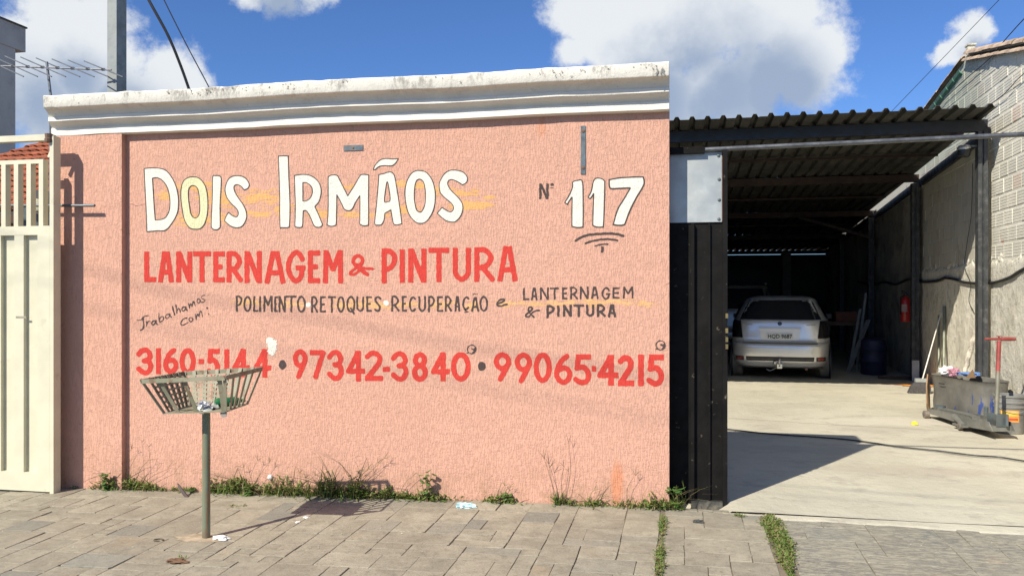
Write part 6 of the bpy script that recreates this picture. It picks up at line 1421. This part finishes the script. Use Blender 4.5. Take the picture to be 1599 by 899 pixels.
# broad-leaved weeds
def broad(px, h, n, lab, seed, y=-.05, name='broadleaf_weed'):
    random.seed(seed); x = wallpt(px); t = thing(name, lab, 'weed', (x, y, zpav(x, y)))
    b = MB(); tips = []
    for k in range(4):
        q = Vector((x, y, zpav(x, y) - .01)); pts = [q]; d = Vector((U(-.25, .25), U(-.2, .05), 1))
        for s in range(5): q = q + d.normalized() * h * .2 * U(.75, 1.1); d += Vector((U(-.2, .2), U(-.15, .1), 0)); pts.append(q.copy()); tips.append(q.copy())
        b.tube(pts, [.003, .0028, .0025, .002, .0018, .001], 5)
    b.build('stems', m_gr2, t)
    b = MB()
    for k in range(n):
        q = random.choice(tips); leaf(b, q, U(.035, .06), U(.032, .05), U(0, 6.28), U(-.7, .5), .12)
    b.build('leaves', leafmat('broad_leaf', (.07, .15, .03), (.12, .21, .05)), t, fix=False)
broad(669, .26, 26, 'leafy green weed with round leaves standing against the wall, right of the basket shadow', 4)
broad(176, .16, 34, 'bushy grey green weed at the foot of the pilaster', 6, -.09)
broad(398, .10, 24, 'low spreading weed in front of the wall right of the bin post', 8, -.10)
broad(1057, .20, 22, 'leafy weed clump at the right end of the pink wall', 10, -.05)
broad(794, .08, 16, 'small dark leafy weed between the wrapper and the grass tuft', 12, -.03)
broad(305, .05, 10, 'tiny weed beside the dry branch', 13, -.05)
def tiny(px, py, n, r, h, lab, sd):
    random.seed(sd); q = G(px, py); b = MB()
    for _ in range(n):
        a, rr = U(0, 6.28), r * math.sqrt(rnd()); x, y = q.x + rr * math.cos(a), q.y + rr * math.sin(a) * .6; b.cur = random.choices([0, 1], [5, 2])[0]
        z = zpav(x, y) if y < 0 else q.z
        if rnd() < .5: blade(b, (x, y, z), h * U(.5, 1), (U(0, 6.28), U(.3, 1)), .004)
        else: leaf(b, (x, y, z + U(0, h * .5)), .02, .012, U(0, 6.28), U(0, .9))
    o = b.build('small_weed', GM, fix=False); tag(o, lab, 'weed')
tiny(54, 757, 26, .05, .07, 'small weed growing under the cream gate', 31)
tiny(116, 762, 22, .04, .03, 'small flat weed at the foot of the gate post', 32)
tiny(1153, 806, 40, .045, .035, 'small green weed on the pavement below the gate leaf edge', 33)
tiny(285, 872, 14, .03, .03, 'green sprout in the dry clod on the slabs', 34)
tiny(372, 790, 40, .07, .02, 'flat sprawling weed on the slabs just right of the bin post', 35)
# tall thin seeding grasses
def seedgrass(px, tops, lab, seed, y=-.03, mat=m_dry, fan=4, fl=.06, group=None):
    random.seed(seed); x = wallpt(px); t = thing('tall_seed_grass', lab, 'grass', (x, y, zpav(x, y)), group=group)
    for (tx, ty) in tops:
        e = W(tx, ty, y - .015); s = Vector((x + U(-.02, .02), y, zpav(x, y) - .01)); mid = s.lerp(e, .5) + Vector((U(-.03, .03), -.01, .03))
        b = MB(); Q = catmull3([s, mid, e], 6); b.tube(Q, [.0022 - .0012 * i / (len(Q) - 1) for i in range(len(Q))], 4)
        for k in range(fan):
            a = U(-1.0, 1.0); d = (e - mid).normalized(); d = Vector((d.x * math.cos(a) - d.z * math.sin(a), U(-.25, .1), d.x * math.sin(a) + d.z * math.cos(a))); b.tube([e - d * 0, e + d * fl * .5 + Vector((0, 0, .002)), e + d * fl * U(.7, 1.1) - Vector((0, 0, .004))], [.0014, .0012, .0005], 4)
        b.build('stalk', mat, t)
    b = MB()
    for k in range(7): blade(b, (x + U(-.03, .03), y, zpav(x, y)), U(.08, .2), (U(0, 6.28), U(.4, 1.2)), .005)
    b.build('blades', m_gr2, t, fix=False)
gg = 'tall seeding grasses along the wall'
m_pur = leafmat('purple_brown_stalk', (.17, .12, .07), (.20, .15, .08))
seedgrass(215, [(232, 718), (262, 732), (244, 735)], 'brown seeding grass with three heads just right of the pilaster', 41, mat=m_pur, fan=2, fl=.09, group=gg)
seedgrass(180, [(178, 728), (186, 715), (205, 700)], 'wispy dry grass rising over the weed at the pilaster foot', 42, fan=5, group=gg)
seedgrass(232, [(222, 690)], 'single thin tall stalk left of the bin, the tallest there', 43, fan=3, fl=.05, group=gg)
seedgrass(388, [(402, 718), (380, 730), (420, 722)], 'wispy pale grass leaning over the weeds right of the bin post', 44, fan=5, group=gg)
seedgrass(478, [(468, 738), (492, 742), (455, 745)], 'thin grass stalks rising left of the basket shadow', 45, fan=4, group=gg)
seedgrass(545, [(575, 731), (590, 722), (600, 715), (560, 735)], 'branching pale grass in front of the basket shadow', 46, fan=5, fl=.07, group=gg)
seedgrass(624, [(645, 742)], 'short dry stalk right of the basket shadow', 47, fan=3, group=gg)
seedgrass(790, [(788, 758), (796, 760)], 'short grass stalks by the wall right of the wrapper', 48, mat=m_gr2, fan=3, group=gg)
seedgrass(873, [(858, 730), (850, 716)], 'dark stalk with a forked head, left of the tall twin stalk', 49, mat=m_pur, fan=4, fl=.09, group=gg)
seedgrass(880, [(881, 728), (888, 690)], 'tallest thin grass stalk on the right half of the wall', 50, mat=m_pur, fan=3, fl=.06, group=gg)
seedgrass(920, [(927, 765), (940, 775)], 'short green grass spikes right of the tall stalks', 51, mat=m_gr, fan=2, group=gg)
seedgrass(976, [(992, 742)], 'leaning forked stalk beside the orange wall stain', 52, mat=m_pur, fan=4, fl=.08, group=gg)
seedgrass(1062, [(1068, 762), (1052, 768)], 'green grass spikes at the wall end before the black gate leaf', 53, mat=m_gr, fan=2, group=gg)
seedgrass(348, [(352, 752), (340, 745)], 'curling brown grass just right of the bin post', 54, mat=m_pur, fan=3, group=gg)
# fallen scraps, leaves and grit on the slabs
b = MB(); random.seed(77)
for _ in range(260):
    x, y = U(-5, 2), U(-2.3, -.03); r = U(.002, .008); a = U(0, 3.1); z = zpav(x, y) + .005
    b.add([(x + r * math.cos(a), y + r * math.sin(a), z), (x - r * math.sin(a) * .6, y + r * math.cos(a) * .6, z + .002), (x - r * math.cos(a), y - r * math.sin(a), z), (x + r * math.sin(a) * .6, y - r * math.cos(a) * .6, z)], [(0, 1, 2, 3)])
o = b.build('grit', M_('pale_grit', (.45, .42, .36), .8, 0, .5, 3), fix=False); tag(o, 'pale grit and tiny scraps scattered over the pavement slabs', 'grit', kind='stuff')
